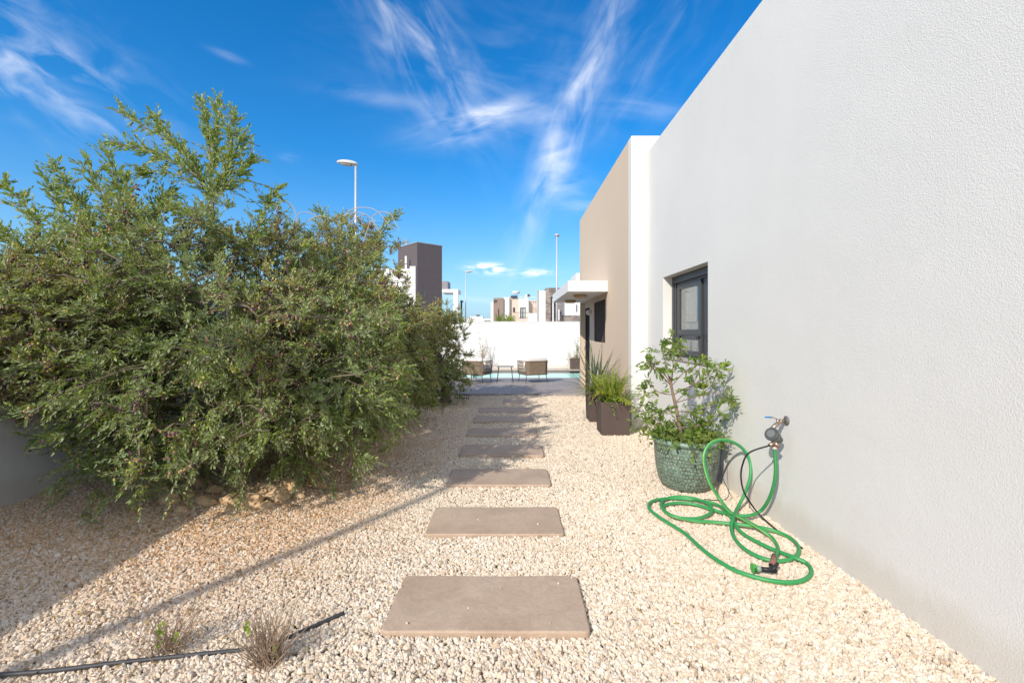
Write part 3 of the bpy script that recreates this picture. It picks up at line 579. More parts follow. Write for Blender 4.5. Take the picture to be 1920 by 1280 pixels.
olive('olive_tree', (-3.2, 9.6, 0), [((-3.2, 9.6, 1.2), (1.1, 1.1, 1.2), 1)], 60, 22, 'olive tree mostly hidden behind the other olives near the left wall', None, .12, 200, (-3.2, 9.6, 1.0), (), Lf=.06, Wf=.016, group=None)
# bare arching twigs over the second tree
# ================================================================ rocks round the trunk
m = Mat('field_stone'); p = m.pos(); oi = m.n('ShaderNodeObjectInfo').outputs['Random']
ROCK = m.set(col=m.mix(m.math('MULTIPLY', oi, .6), m.ramp(m.noise(p, 7, 6, .65), [(.3, (.42, .27, .15)), (.5, (.60, .40, .22)), (.7, (.74, .58, .38))]), (.58, .40, .24)), rough=.9, normal=m.bump(m.noise(p, 18, 5), .8, .02)).m
rk = [(318, 935, .10), (352, 925, .07), (385, 940, .09), (405, 915, .08), (440, 905, .10), (430, 935, .09), (468, 942, .13), (500, 915, .09), (522, 930, .11), (545, 908, .10), (560, 925, .06), (362, 900, .09), (585, 900, .05), (300, 910, .09)]
def rock(px, py, r, seed):
    bm = bmesh.new(); bmesh.ops.create_icosphere(bm, subdivisions=3, radius=1)
    for v in bm.verts:
        n_ = noise.noise(v.co * .9 + Vector((seed * 7, 0, 0))) * .5 + noise.noise(v.co * 2.4 + Vector((seed * 3, 0, 0))) * .22
        v.co = v.co * (1 + n_); v.co = Vector((v.co.x * r * 1.15, v.co.y * r * .8, v.co.z * r * .72))
    bm.verts.index_update(); g_ = G(px, py); mb_ = MB(); mb_.add([v.co + g_ + Vector((0, 0, r * .35)) for v in bm.verts], [[v.index for v in f.verts] for f in bm.faces], False); bm.free()
    return mb_.build('rock', ROCK, base=tuple(g_))
rk = [(a, b + 8, r * .84) for a, b, r in rk] + [(600, 915, .06), (340, 960, .05), (500, 952, .05), (425, 958, .05)]
for i, (a, b, r) in enumerate(rk):
    o = rock(a, b, r, i + 1); tag(o, 'ochre field stone in the low ring round the olive trunk' if i != 6 else 'largest sunlit ochre stone at the front of the ring round the olive trunk', 'rock', 'stones round the olive trunk')
# terracotta coloured stub of a second olive stem beside the ring
TC = plain('terracotta', (.42, .22, .12), .8, 0, .15, 9, .2)
st_ = G(580, 905); MB().tube(smoothpath([st_, st_ + Vector((.04, .03, .10)), st_ + Vector((.035, .05, .2)), st_ + Vector((-.02, .06, .3))], 5), [.065, .055, .05, .035], 10).build('stem_stub', TC, base=tuple(st_))
tag(bpy.data.objects['stem_stub'], 'curved terracotta coloured stump at the right end of the stone ring', 'stump')
# ================================================================ villa planters
PLB = plain('dark_planter', (.10, .072, .062), .75, 0, .1, 4, .15, 50)
SOIL = plain('potting_soil', (.03, .022, .016), .95, 0, .3, 30, .6, 60)
def planter(x0, y0, s, h, label, grp='square dark planters by the villa wall'):
    T = thing('planter', (x0 + s / 2, y0 + s / 2, 0), label, 'planter', grp)
    cx, cy = x0 + s / 2, y0 + s / 2; v = []; q = s / 2
    prof = [(q * .93, 0), (q, h), (q - .03, h), (q - .04, h - .05)]
    for (r, z) in prof:
        for (a, b) in ((-1, -1), (1, -1), (1, 1), (-1, 1)): v.append((cx + a * r, cy + b * r, z))
    f = [(i * 4 + k, i * 4 + (k + 1) % 4, (i + 1) * 4 + (k + 1) % 4, (i + 1) * 4 + k) for i in range(3) for k in range(4)] + [(3, 2, 1, 0)]
    MB().add(v, f).build('pot_body', PLB, T, bevel=.006)
    r = q - .035; MB().add([(cx - r, cy - r, h - .045), (cx + r, cy - r, h - .045), (cx + r, cy + r, h - .045), (cx - r, cy + r, h - .045)], [(0, 1, 2, 3)]).build('soil', SOIL, T); return T
planter(1.285, 6.62, .43, .48, 'square dark brown planter nearer the camera, holding the golden green palm')
planter(1.28, 7.60, .43, .50, 'square dark brown planter behind the nearer one, holding the spiky yucca')
planter(2.28, 17.75, .42, .46, 'small dark planter by the boundary wall at the pool end', 'planters by the pool')
planter(-1.6, 17.7, .42, .40, 'dark planter behind the left armchair by the boundary wall', 'planters by the pool')
# long blades (yucca, palm)
def blades(n, c, Lr, W0, el, bend, cols, name, parent, mat, rr=.05, tipdrop=1.0, nseg=6, azr=None):
    vs = []; fs = []; tint = []
    for i in range(n):
        az = R.uniform(0, 6.283) if azr is None else R.uniform(*azr); e = R.uniform(*el); L = R.uniform(*Lr); d0 = Vector((math.cos(az) * math.cos(e), math.sin(az) * math.cos(e), math.sin(e)))
        p = Vector(c) + Vector((R.normal() * rr, R.normal() * rr, R.uniform(-.02, .05))); k = len(vs); t = (R.random(), max(0, R.normal(cols, .12)), 0.)
        side = d0.cross(Vector((0, 0, 1))).normalized(); bd = R.uniform(*bend)
        for j in range(nseg + 1):
            u = j / nseg; w = W0 * (1 - u ** 1.6) * (.55 + .9 * min(u * 3, 1) * .5); nn = side.cross(d0)
            vs += [p - side * w, p + nn * w * -.35, p + side * w]; d0 = (d0 + Vector((0, 0, -bd / nseg))).normalized(); p = p + d0 * (L / nseg); tint += [t] * 3
        for j in range(nseg):
            a = k + j * 3; fs += [(a, a + 1, a + 4, a + 3), (a + 1, a + 2, a + 5, a + 4)]
    o = mesh_np(name, np.array([v[:] for v in vs]), np.array(fs), mat, parent)
    at = o.data.attributes.new('tint', 'FLOAT_COLOR', 'POINT'); cc = np.ones((len(vs), 4)); cc[:, :3] = np.array(tint).clip(0, 1); at.data.foreach_set('color', cc.astype('f').ravel()); return o
YUC = leafmat('yucca_leaf', [(0, (.05, .09, .06)), (1, (.13, .19, .12))], (.15, .2, .14), .15)
PALM = leafmat('palm_leaf', [(0, (.16, .24, .02)), (.5, (.30, .38, .03)), (1, (.52, .52, .06))], (.3, .4, .08), .4)
y = thing('yucca', (1.49, 7.8, .45), 'spiky grey green yucca in the rear dark planter beside the tan wall', 'plant')
blades(95, (1.42, 7.78, .50), (.45, .95), .014, (.05, 1.5), (.0, .7), .03, 'leaves', y, YUC)
blades(60, (1.42, 7.72, .48), (.25, .5), .012, (.3, 1.3), (.8, 2.0), .35, 'leaves', y, PALM)
pm = thing('palm_plant', (1.5, 6.83, .43), 'golden green arching palm in the nearer dark planter', 'plant')
def frond(base, az, el, L, fo, lim, LL=.17, W_=.016, n=26, bend=.9, yel=.1):
    d = Vector((math.cos(az) * math.cos(el), math.sin(az) * math.cos(el), math.sin(el))); p = Vector(base); pts = [p.copy()]; dirs = []
    for j in range(n): dirs.append(d.copy()); d = (d + Vector((0, 0, -bend / n))).normalized(); p = p + d * (L / n); pts.append(p.copy())
    lim.tube(pts[::3] + [pts[-1]], [.005, .0015], 4, cap=False)
    A = np.array([q[:] for q in pts[6:-1]]); D = np.array([q[:] for q in dirs[6:]]); m_ = len(A); sd = nrm(np.cross(D, [0, 0, 1.])); prof = np.sin(np.linspace(.35, 2.9, m_))
    for s_ in (-1, 1):
        dd = nrm(D * .75 + sd * s_ * .75 + np.array([0, 0, -.15]) + R.normal(size=(m_, 3)) * .1); nn = nrm(np.cross(sd * s_, D) * s_ + R.normal(size=(m_, 3)) * .25); nn = nrm(nn - dd * np.sum(nn * dd, 1, keepdims=True))
        fo.leaves(A, dd, nn, LL * prof * R.uniform(.8, 1.15, m_), np.full(m_, W_), np.stack([R.random(m_), np.clip(R.normal(yel, .12, m_), 0, 1), np.zeros(m_)], 1))
fo = Foliage(); lim = MB()
blades(110, (1.5, 6.84, .47), (.35, .62), .013, (.75, 1.5), (.6, 1.9), .12, 'leaves', pm, PALM, .07)
for k in range(9):
    frond((1.5 + R.normal() * .05, 6.84 + R.normal() * .05, .46), R.uniform(0, 6.28), R.uniform(.8, 1.5), R.uniform(.38, .62), fo, lim, .17, .015, 20, R.uniform(.8, 2.0), .12)
fo.build('fronds', PALM, pm, curl=.25); lim.build('stems', plain('palm_stem', (.35, .33, .10), .6), pm)
MB().tube([(1.52, 6.85, .42), (1.5, 6.84, .62), (1.49, 6.83, .95)], [.012, .007, .004], 6).tube([(1.43, 6.8, .42), (1.40, 6.84, .7), (1.41, 6.83, .83)], [.012, .007, .004], 6).build('dead_stalk', TWIG, pm)
# small leafy plant sprigs low in the nearer planter
LEAFG = leafmat('shrub_leaf', [(0, (.07, .15, .02)), (.5, (.15, .27, .03)), (1, (.33, .44, .06))], (.28, .38, .11), .45)
fo = Foliage(); n = 60
fo.twigs(np.array([1.5, 6.78, .46]) + R.normal(size=(n, 3)) * [.11, .08, .02], nrm(R.normal(size=(n, 3)) * .7 + [0, -.2, .7]), R.uniform(.06, .16, n), 4, .045, .02, .9, .1)
fo.build('undergrowth', LEAFG, pm)
# dry plants at pool end
dp = thing('dry_shrub', (-1.38, 17.9, .35), 'tall wispy dry shrub behind the left armchair', 'plant')
fo = Foliage(); lim = MB()
for k in range(14):
    b0 = P(905 + R.normal() * 2, 672, 17.9); t0 = P(895 + R.uniform(-5, 18), R.uniform(618, 660), 17.9); mid = b0.lerp(t0, .5) + Vector((R.normal() * .12, R.normal() * .1, 0)); pth = smoothpath([b0, mid, t0], 5); lim.tube(pth, [.010, .003], 4)
    A = np.array([q[:] for q in pth]); A = A[R.integers(0, len(A), 6)]; fo.twigs(A, nrm(R.normal(size=(6, 3)) + [0, 0, .4]), R.uniform(.06, .18, 6), 2, .045, .014, .8, .05, None, np.full(6, 1.))
fo.build('foliage', OLEAF, dp); lim.build('stems', plain('dry_stem', (.36, .26, .20), .9), dp)
dp = thing('dry_plant', (2.49, 17.96, .42), 'reddish dried plant in the small planter at the pool end', 'plant')
fo = Foliage(); n = 70
fo.twigs(np.array([2.45, 17.95, .47]) + R.normal(size=(n, 3)) * [.16, .1, .05], nrm(R.normal(size=(n, 3)) * .9 + [-.2, 0, .5]), R.uniform(.1, .3, n), 4, .05, .016, .8, .2, R.uniform(.1, .5, n), R.uniform(.8, 1, n))
n = 40; fo.twigs(np.array([2.55, 17.95, .6]) + R.normal(size=(n, 3)) * [.04, .04, .2], nrm(R.normal(size=(n, 3)) * .3 + [.05, 0, 1]), R.uniform(.1, .3, n), 4, .06, .018, .4, .0, None, R.uniform(.8, 1, n))
fo.build('foliage', OLEAF, dp); v, f = fo.stem_mesh(); mesh_np('stems', v, f, TWIG, dp)
# ================================================================ big glazed pot and its shrub
PC = Vector((1.70, 4.48, 0))
m = Mat('glazed_pot'); tcx = m.n('ShaderNodeTexCoord').outputs['Object']; xyz = m.n('ShaderNodeSeparateXYZ', {0: tcx})
ang = m.math('ARCTAN2', xyz.outputs[1], xyz.outputs[0]); uv = m.n('ShaderNodeCombineXYZ', {0: m.math('MULTIPLY', ang, .31), 1: xyz.outputs[2]}).outputs[0]
uvw = m.mix(.045, uv, m.n('ShaderNodeTexNoise', {'Vector': uv, 'Scale': 22., 'Detail': 3.}).outputs['Color'], 'ADD')
bk = m.n('ShaderNodeTexBrick', {'Vector': uvw, 'Scale': 1, 'Mortar Size': .0055, 'Mortar Smooth': .5, 'Brick Width': .034, 'Row Height': .034, 'Color1': (0, 0, 0, 1), 'Color2': (1, 1, 1, 1), 'Mortar': (.5, .5, .5, 1)})
nzp = m.noise(tcx, 32, 5, .7)
gc = m.ramp(nzp, [(.3, (.075, .115, .085)), (.48, (.17, .26, .20)), (.65, (.30, .40, .31)), (.8, (.22, .13, .09))])
rimz = m.math('GREATER_THAN', xyz.outputs[2], .425); fmort = m.math('MULTIPLY', bk.outputs['Fac'], m.math('MULTIPLY', m.math('SUBTRACT', 1., rimz), m.ramp(m.noise(tcx, 11, 4), [(.35, .25), (.6, 1)])))
POTG = m.set(col=m.mix(fmort, gc, (.12, .10, .075)), rough=.38, normal=m.bump(m.math('ADD', m.math('MULTIPLY', m.math('SUBTRACT', 1., fmort), 1.), m.math('MULTIPLY', nzp, .5)), .9, .010), spec=.5).m
POT = thing('plant_pot', tuple(PC), 'large round turquoise glazed pot with a brick relief pattern against the white wall', 'pot')
prof = [(.0, .0), (.21, .0), (.235, .02), (.262, .08), (.285, .18), (.298, .30), (.303, .42), (.302, .432), (.318, .438), (.325, .455), (.322, .475), (.305, .482), (.29, .475), (.285, .43)]
MB().lathe(prof, PC, 64, lambda a, z: .006 * math.sin(3 * a + z * 9)).build('pot_body', POTG, POT)
MB().lathe([(0, .435), (.288, .43)], PC, 32).build('soil', SOIL, POT)
SHB = thing('potted_shrub', (PC.x, PC.y, .43), 'loose leafy green shrub growing in the turquoise pot, reaching the window', 'plant')
fo = Foliage(); lim = MB(); ends = []
def at(px, py, dy=0): return P(px, py, 4.48 + dy)
t0 = Vector((1.66, 4.48, .42))
trunk = smoothpath([t0, at(1271, 780), at(1262, 740), at(1255, 705)], 5); lim.tube(trunk, [.021, .012], 8)
lms = [(3, (1248, 680), (1240, 650), (1262, 628), .0), (12, (1262, 690), (1278, 660), (1268, 640), .12), (12, (1245, 700), (1225, 690), (1208, 668), -.05), (12, (1280, 700), (1300, 690), (1325, 668), -.15), (10, (1300, 720), (1335, 700), (1350, 680), -.3),
       (8, (1300, 745), (1340, 735), (1372, 755), -.32), (8, (1310, 740), (1335, 720), (1345, 690), -.25), (6, (1300, 770), (1345, 760), (1372, 748), -.34), (6, (1245, 770), (1215, 765), (1195, 750), .0), (4, (1240, 790), (1215, 775), (1190, 765), -.1),
       (10, (1235, 735), (1215, 720), (1205, 735), .1), (12, (1262, 680), (1255, 660), (1275, 650), .1), (8, (1290, 730), (1310, 700), (1312, 672), -.1), (3, (1300, 800), (1330, 790), (1345, 775), -.2), (12, (1230, 690), (1222, 680), (1215, 690), .1)]
for (i0, a, b, c_, dy) in lms:
    pth = smoothpath([trunk[min(i0, len(trunk) - 1)], at(*a, dy * .4), at(*b, dy * .8), at(*c_, dy)], 6); lim.tube(pth, [.006, .0018], 5, cap=False)
    A = np.array([q[:] for q in pth[5:]]); k = 13; j = R.integers(0, len(A), k); fo.twigs(A[j] + R.normal(size=(k, 3)) * .012, nrm(R.normal(size=(k, 3)) * [.9, .6, .6] + [0, -.05, .15]), R.uniform(.05, .15, k), 4, .060, .019, .8, .25, np.where(R.random(k) < .2, .35, .0), stem_r=.0018)
k = 260; q = R.uniform(0, 6.28, k); rr = R.uniform(.03, .30, k) ** .9; st = np.stack([PC.x + np.cos(q) * rr, PC.y + np.sin(q) * rr, .43 + R.uniform(0, .10, k)], 1)
fo.twigs(st, nrm(R.normal(size=(k, 3)) * .7 + np.stack([np.cos(q) * .5, np.sin(q) * .5, np.full(k, .45)], 1)), R.uniform(.06, .15, k), 4, .042, .020, .9, .3, np.where(R.random(k) < .25, .5, .0))
st2 = st[:0]
k = 34; st = np.array([PC.x - .3, PC.y - .1, .60]) + R.normal(size=(k, 3)) * [.13, .08, .09]; fo.twigs(st, nrm(R.normal(size=(k, 3)) + [-.3, -.2, 0]), R.uniform(.06, .14, k), 4, .055, .018, .8, .3, np.zeros(k))
k = 30; st = np.array([PC.x + .08, PC.y - .1, .66]) + R.normal(size=(k, 3)) * [.17, .09, .12]; fo.twigs(st, nrm(R.normal(size=(k, 3)) + [0, -.2, .1]), R.uniform(.06, .14, k), 4, .055, .018, .8, .3, np.zeros(k))
# keep leaves on this side of the wall
for i in range(len(fo.b)):
    fo.b[i][:, 0] = np.minimum(fo.b[i][:, 0], 2.035)
for (a_, b_, c0, d0, e0) in fo.stems: a_[:, 0] = np.minimum(a_[:, 0], 2.0)
for i, v_ in enumerate(lim.v): lim.v[i] = (min(v_[0], 2.06), v_[1], v_[2])
SHBARK = plain('shrub_bark', (.24, .17, .12), .8, 0, .25, 14)
fo.build('foliage', LEAFG, SHB, curl=.15); lim.build('stems', SHBARK, SHB); v, f = fo.stem_mesh(); v[:, 0] = np.minimum(v[:, 0], 2.07); mesh_np('twigs', v, f, SHBARK, SHB)
# ================================================================ tap with meter
TAP = thing('garden_tap', (2.08, 3.47, .83), 'brass garden tap with blue lever and grey timer dial on the white wall', 'tap')
BRASS = plain('dull_brass', (.42, .34, .28), .35, .8, .15, 20); BLK = plain('black_rubber', (.02, .02, .021), .5); GREYP = plain('grey_plastic', (.13, .135, .13), .45)
def tp(px, py, Y): return P(px, py, Y)
a0 = Vector((2.08, 3.47, .83)); a1 = Vector((1.975, 3.43, .805)); a2 = Vector((1.935, 3.42, .775))
MB().lathe([(0, 0), (.034, 0), (.036, .006), (.02, .016), (0, .016)], (0, 0, 0), 20).build('wall_flange', GREYP, TAP)
fl = [o_ for o_ in bpy.data.objects if o_.name.startswith('wall_flange')][-1]; fl.data.transform(Matrix.Translation(wl(TAP))); fl.data.transform(Matrix.Rotation(-math.pi / 2, 4, 'Y'))
MB().tube([a0 + Vector((-.004, 0, 0)), a0 + Vector((-.05, -.01, -.004)), a1, a2], [.013, .015, .017, .014], 12).cyl(a0 + Vector((-.052, -.012, -.004)), a0 + Vector((-.064, -.014, -.008)), .020).build('tap_body', BRASS, TAP)
lvb = a1 + Vector((.012, 0, .012)); MB().cyl(lvb, lvb + Vector((0, 0, .028)), .010).tube([lvb + Vector((0, 0, .028)), lvb + Vector((-.03, 0, .042)), lvb + Vector((-.05, -.005, .046))], .0035, 6).build('spindle', BRASS, TAP)
MB().tube([lvb + Vector((-.048, -.005, .046)), lvb + Vector((-.075, -.012, .048)), lvb + Vector((-.105, -.02, .050))], [.0055, .0065, .006], 8).build('lever', plain('blue_lever', (.03, .22, .55), .35), TAP)
mc = Vector((1.935, 3.40, .735)); ax = Vector((-.75, -.45, .48)).normalized()
MB().tube([mc - ax * .045, mc + ax * .012], [.040, .048], 24).cyl(mc - ax * .1, mc - ax * .044, .026, .034).build('timer_body', GREYP, TAP)
MB().tube([mc + ax * .013, mc + ax * .026, mc + ax * .030], [.050, .050, .046], 28).build('timer_dial', plain('dark_grey_plastic', (.075, .08, .078), .4), TAP)
MB().tube([mc + ax * .0305, mc + ax * .034], [.030, .030], 24).cyl(mc + ax * .034, mc + ax * .036, .022).build('dial_face', plain('dial_face', (.16, .17, .16), .4), TAP)
sb = mc + Vector((.012, .0, -.052)); MB().tube([mc + Vector((0, 0, -.03)), sb], [.018, .016], 12).tube([sb, sb + Vector((-.045, -.01, -.022))], [.013, .013], 10).tube([sb, sb + Vector((.028, -.012, -.035))], [.014, .014], 10).build('splitter', BRASS, TAP)
hp = tp(1452, 838, 3.42); oc = hp + Vector((-.006, .005, .035)); MB().tube([sb + Vector((.02, -.01, -.025)), oc, hp + Vector((0, 0, .006))], [.015, .019, .019], 14).build('hose_connector', plain('orange_plastic', (.50, .14, .07), .4), TAP)
MB().tube([hp + Vector((0, 0, .006)), hp + Vector((0, 0, -.014))], [.020, .021], 14).build('connector_collar', plain('pale_plastic', (.55, .53, .48), .4), TAP)
# ================================================================ green hose
def z3(u, v): return 1180 + u * .3125, 720 + v * .3125
def gz_(u, v, z=.022): return G(*z3(u, v), z)
m = Mat('green_hose'); 
m = Mat('green_hose_striped'); tcc = m.n('ShaderNodeAttribute', attribute_name='ringpos').outputs['Fac']
HG = m.set(col=m.mix(m.math('MULTIPLY', m.noise(m.obj(), 14, 5, .7), .25), m.mix(m.ramp(tcc, [(.0, 0), (.44, 0), (.46, 1), (.54, 1), (.56, 0)]), (.010, .27, .07), (.26, .52, .10)), (.20, .33, .18)), rough=.42, spec=.5).m
HUBZ = .05
vert = []
c1 = [hp + Vector((0, 0, -.01)), P(*z3(878, 500), 3.44), P(*z3(868, 600), 3.48), P(*z3(835, 695), 3.56), P(*z3(785, 762), 3.66), gz_(715, 788, .05), gz_(640, 785, .045), gz_(560, 770), gz_(490, 750), gz_(400, 722), gz_(300, 712), gz_(222, 722), gz_(200, 745), gz_(245, 785), gz_(330, 805), gz_(430, 800), gz_(492, 765, .03), gz_(480, 722, .045), gz_(400, 688, .04), gz_(300, 674, .035),
      gz_(215, 690), gz_(192, 730, .03), gz_(250, 785, .04), gz_(390, 818), gz_(500, 826), gz_(600, 835, .03), gz_(720, 848, .04), gz_(850, 873, .03), gz_(950, 912), gz_(1008, 962), gz_(1012, 1015, .03), gz_(965, 1050), gz_(885, 1060), gz_(790, 1040), gz_(695, 990), gz_(632, 925), gz_(612, 862, .035), gz_(622, 805, .06)]
loop = [(648, 745, 3.80), (695, 650, 3.88), (727, 550, 3.95), (722, 460, 4.0), (682, 388, 4.02), (612, 343, 4.0), (540, 335, 3.97), (480, 362, 3.93), (448, 425, 3.9), (456, 512, 3.88), (488, 602, 3.85), (545, 690, 3.84)]
c1 += [P(*z3(u, v), Y) for u, v, Y in loop] + [gz_(605, 765, .055), gz_(695, 815, .06), gz_(785, 868, .055), gz_(855, 920, .03), gz_(890, 980, .03), gz_(878, 1035, .045)]
c2 = [gz_(612, 800, .04), gz_(545, 732, .03), gz_(450, 702, .03), (gz_(300, 686, .02)), gz_(180, 690), gz_(122, 712), gz_(122, 750), gz_(170, 790), gz_(240, 835), gz_(330, 892), gz_(430, 982), gz_(520, 1050), gz_(640, 1118), gz_(780, 1163), gz_(900, 1185), gz_(1000, 1186), gz_(1070, 1160), gz_(1092, 1118), gz_(1065, 1075), gz_(1000, 1042, .035), gz_(900, 1005), gz_(800, 962), gz_(700, 908), gz_(648, 862, .03), gz_(622, 812, .045)]
HOSE = thing('garden_hose', tuple(gz_(620, 800, 0)), 'green garden hose looped on the gravel and hanging from the tap', 'hose')
def hose_mesh(pts, r, n=12):
    mb = MB(); pp = smoothpath(pts, 8)
    # wobble from resting on stones
    mb.tube(pp, r, n); return mb, len(pp), n
for pts, stripe_rot in ((c1, 0), (c2, 3)):
    mb, L_, n_ = hose_mesh(pts, .0132); o = mb.build('hose_tube', HG, HOSE)
    a_ = o.data.attributes.new('ringpos', 'FLOAT', 'POINT'); a_.data.foreach_set('value', [((k + .0 + stripe_rot) % n_) / n_ for i in range(L_) for k in range(n_)])
# join both runs into one mesh object
hs_ = [o_ for o_ in bpy.data.objects if o_.parent == HOSE]
bm = bmesh.new(); [bm.from_mesh(o_.data) for o_ in hs_]; bm.to_mesh(hs_[0].data); bm.free(); bpy.data.objects.remove(hs_[1])
nz0 = gz_(878, 1035, .045); nb = gz_(850, 1085, .05); nh = gz_(855, 1115, .045); nt1 = gz_(790, 1108, .045); nt2 = gz_(762, 1105, .045); nt3 = gz_(738, 1103, .045)
NZ = thing('spray_nozzle', tuple(gz_(820, 1110, 0)), 'black and green spray nozzle lying on gravel at the end of the hose', 'nozzle')
MB().tube([nz0 + Vector((0, .015, 0)), nz0.lerp(nb, .5), nb], [.017, .018, .015], 14).build('hose_coupling', plain('rust_coupling', (.28, .12, .10), .4), NZ)
MB().tube([nb, nh + Vector((.012, 0, 0)), nh.lerp(nt1, .4), nt1], [.014, .019, .015, .014], 12).tube([gz_(890, 1075, .07), gz_(872, 1100, .06), nh], [.009, .012, .012], 8).build('handle', BLK, NZ)
MB().tube([nt1, nt2], [.017, .021], 16).build('barrel', plain('grey_green_plastic', (.25, .32, .26), .35), NZ)
MB().tube([nt2, nt3 + Vector((.004, 0, 0)), nt3], [.024, .029, .029], 20).build('spray_head', plain('bright_green_plastic', (.06, .42, .07), .35), NZ)
# thin black tubes
bt = MB().tube(smoothpath([sb + Vector((-.045, -.01, -.022)), P(*z3(720, 410), 3.45), P(*z3(680, 480), 3.5), P(*z3(670, 560), 3.56), P(*z3(690, 650), 3.62), P(*z3(750, 745), 3.66), P(*z3(800, 800), 3.62), gz_(850, 845, .012), gz_(900, 885, .01), gz_(1000, 955, .008), gz_(1040, 985, .002)], 6), .0065, 8).build('drip_tube', BLK, base=tuple(gz_(850, 845, 0)))
tag(bt, 'black drip irrigation tube dropping from the tap timer to the wall foot', 'tube')
wr = MB().tube(smoothpath([PC + Vector((.25, -.14, .47)), PC + Vector((.29, -.17, .50)), P(*z3(545, 460), 4.1), P(*z3(560, 560), 4.08), P(*z3(598, 650), 4.0), gz_(575, 690, .01), gz_(520, 695, .01), gz_(450, 688, .01)], 6), .0035, 6).build('thin_wire', BLK, base=tuple(gz_(560, 690, 0)))
tag(wr, 'thin black wire hanging over the rim of the turquoise pot to the gravel', 'wire')
# ================================================================ drip pipe and dry tufts in the foreground
PIPE = plain('dusty_pipe', (.055, .055, .058), .55, 0, .2, 14)
pts = [G(-80, 1268, .01), G(0, 1264, .014), G(100, 1256, .016), G(200, 1244, .016), G(300, 1233, .016), G(400, 1223, .016), G(470, 1216, .014), G(500, 1210, .004), G(530, 1200, .006), G(555, 1188, .014), G(600, 1168, .016), G(645, 1148, .018)]
o = MB().tube(smoothpath(pts, 6), .0095, 8).build('irrigation_pipe', PIPE, base=tuple(G(300, 1233))); tag(o, 'black plastic irrigation pipe lying across the gravel in the foreground', 'pipe')
DRYS = plain('dry_grass_stem', (.42, .31, .22), .9, 0, .25, 20)
def tuft(px, py, n, h, label, leafy, lean=0):
    b = G(px, py); T = thing('dry_tuft', tuple(b), label, 'plant', 'dry tufts along the irrigation pipe'); mb = MB()
    for k in range(n):
        q = b + Vector((R.normal() * .03, R.normal() * .022, -.01)); e = q + Vector((R.normal() * .075 + lean, R.normal() * .06, h * R.uniform(.3, 1))); mid = q.lerp(e, .5) + Vector((R.normal() * .012, R.normal() * .012, .01))
        mb.tube([q, mid, e], [.0024, .0018, .0008], 3, cap=False)
        if R.random() < .3: e2 = mid + Vector((R.normal() * .04, R.normal() * .03, R.uniform(.01, .05))); mb.tube([mid, e2], [.001, .0005], 3, cap=False)
    mb.build('stems', DRYS, T); fo = Foliage()
    for (dx, dz) in leafy:
        c0 = b + Vector((dx, -.02, dz)); fo.twigs(np.array([c0[:]]), nrm(np.array([[.1, -.2, 1.]])), np.array([.05]), 2, .026, .018, 1.0, 0)
    if leafy: fo.build('fresh_leaves', LEAFY, T)
    return T
LEAFY = leafmat('fresh_leaf', [(0, (.22, .36, .03)), (1, (.40, .52, .06))], (.3, .42, .08), .4)
tuft(318, 1222, 70, .24, 'dry twiggy tuft with bright green leaves above the irrigation pipe, left one', [(-.03, .02), (-.032, .05), (-.025, .09), (.05, .05), (-.03, .07), (-.01, .1)])
tuft(503, 1245, 150, .27, 'dense dry brown grass tuft where the irrigation pipe is buried, right one', [(-.085, .15), (-.08, .13), (.04, .04)], -.01)
# fallen leaves & litter on the gravel (stuff)
fo = Foliage(); n = 2600; x = R.normal(-2.4, .95, n); yy = R.normal(4.0, 1.1, n); x[:260] = R.uniform(-2, 2, 260); yy[:260] = R.uniform(1.8, 9, 260); k = (x > -4.3) & (x < 1.9) & (yy > 1.7)
for a_, b_, c_, d_ in SL: k &= ~((x > a_) & (x < b_) & (yy > c_) & (yy < d_))
x = x[k]; yy = yy[k]; n = len(x)
az = R.uniform(0, 6.28, n); d = nrm(np.stack([np.cos(az), np.sin(az), R.normal(0, .2, n)], 1)); nn = nrm(np.stack([R.normal(0, .3, n), R.normal(0, .3, n), np.ones(n)], 1)); nn = nrm(nn - d * np.sum(nn * d, 1, keepdims=True))
fo.leaves(np.stack([x, yy, R.uniform(.012, .022, n)], 1), d, nn, R.uniform(.03, .05, n), R.uniform(.008, .012, n), np.stack([R.random(n), R.uniform(.3, 1, n), R.uniform(.4, 1, n)], 1))
lt = thing('tmp', (0, 0, 0), 'x', 'x'); o = fo.build('leaf_litter', leafmat('litter', [(0, (.30, .17, .07)), (1, (.45, .28, .12))], (.36, .26, .16), .1), lt); o.parent = None; bpy.data.objects.remove(lt)
tag(o, 'brown fallen olive leaves scattered on the gravel below the trees', 'leaf litter', kind='stuff')
# ================================================================ armchairs and side table
m = Mat('woven_rope'); p = m.obj(); wv = m.n('ShaderNodeTexBrick', {'Vector': m.n('ShaderNodeMapping', {0: p, 'Rotation': (math.pi / 2, 0, 0)}).outputs[0], 'Color1': (.30, .225, .15, 1), 'Color2': (.40, .31, .215, 1), 'Mortar': (.10, .07, .05, 1), 'Scale': 1, 'Mortar Size': .004, 'Brick Width': .05, 'Row Height': .018})
ROPE = m.set(col=wv.outputs[0], rough=.85, normal=m.bump(wv.outputs['Fac'], .5, .006)).m
METB = plain('dark_metal', (.09, .095, .09), .5, .3); CUSH = plain('white_cushion', (.80, .78, .74), .9, 0, .03, 5, .2, 40)
CH = bpy.data.objects.new('armchair', None); C.objects.link(CH); CH['_local'] = 1
tag(CH, 'woven rope armchair with white cushion, right of the little table, its back to the camera', 'armchair', 'armchairs by the pool')
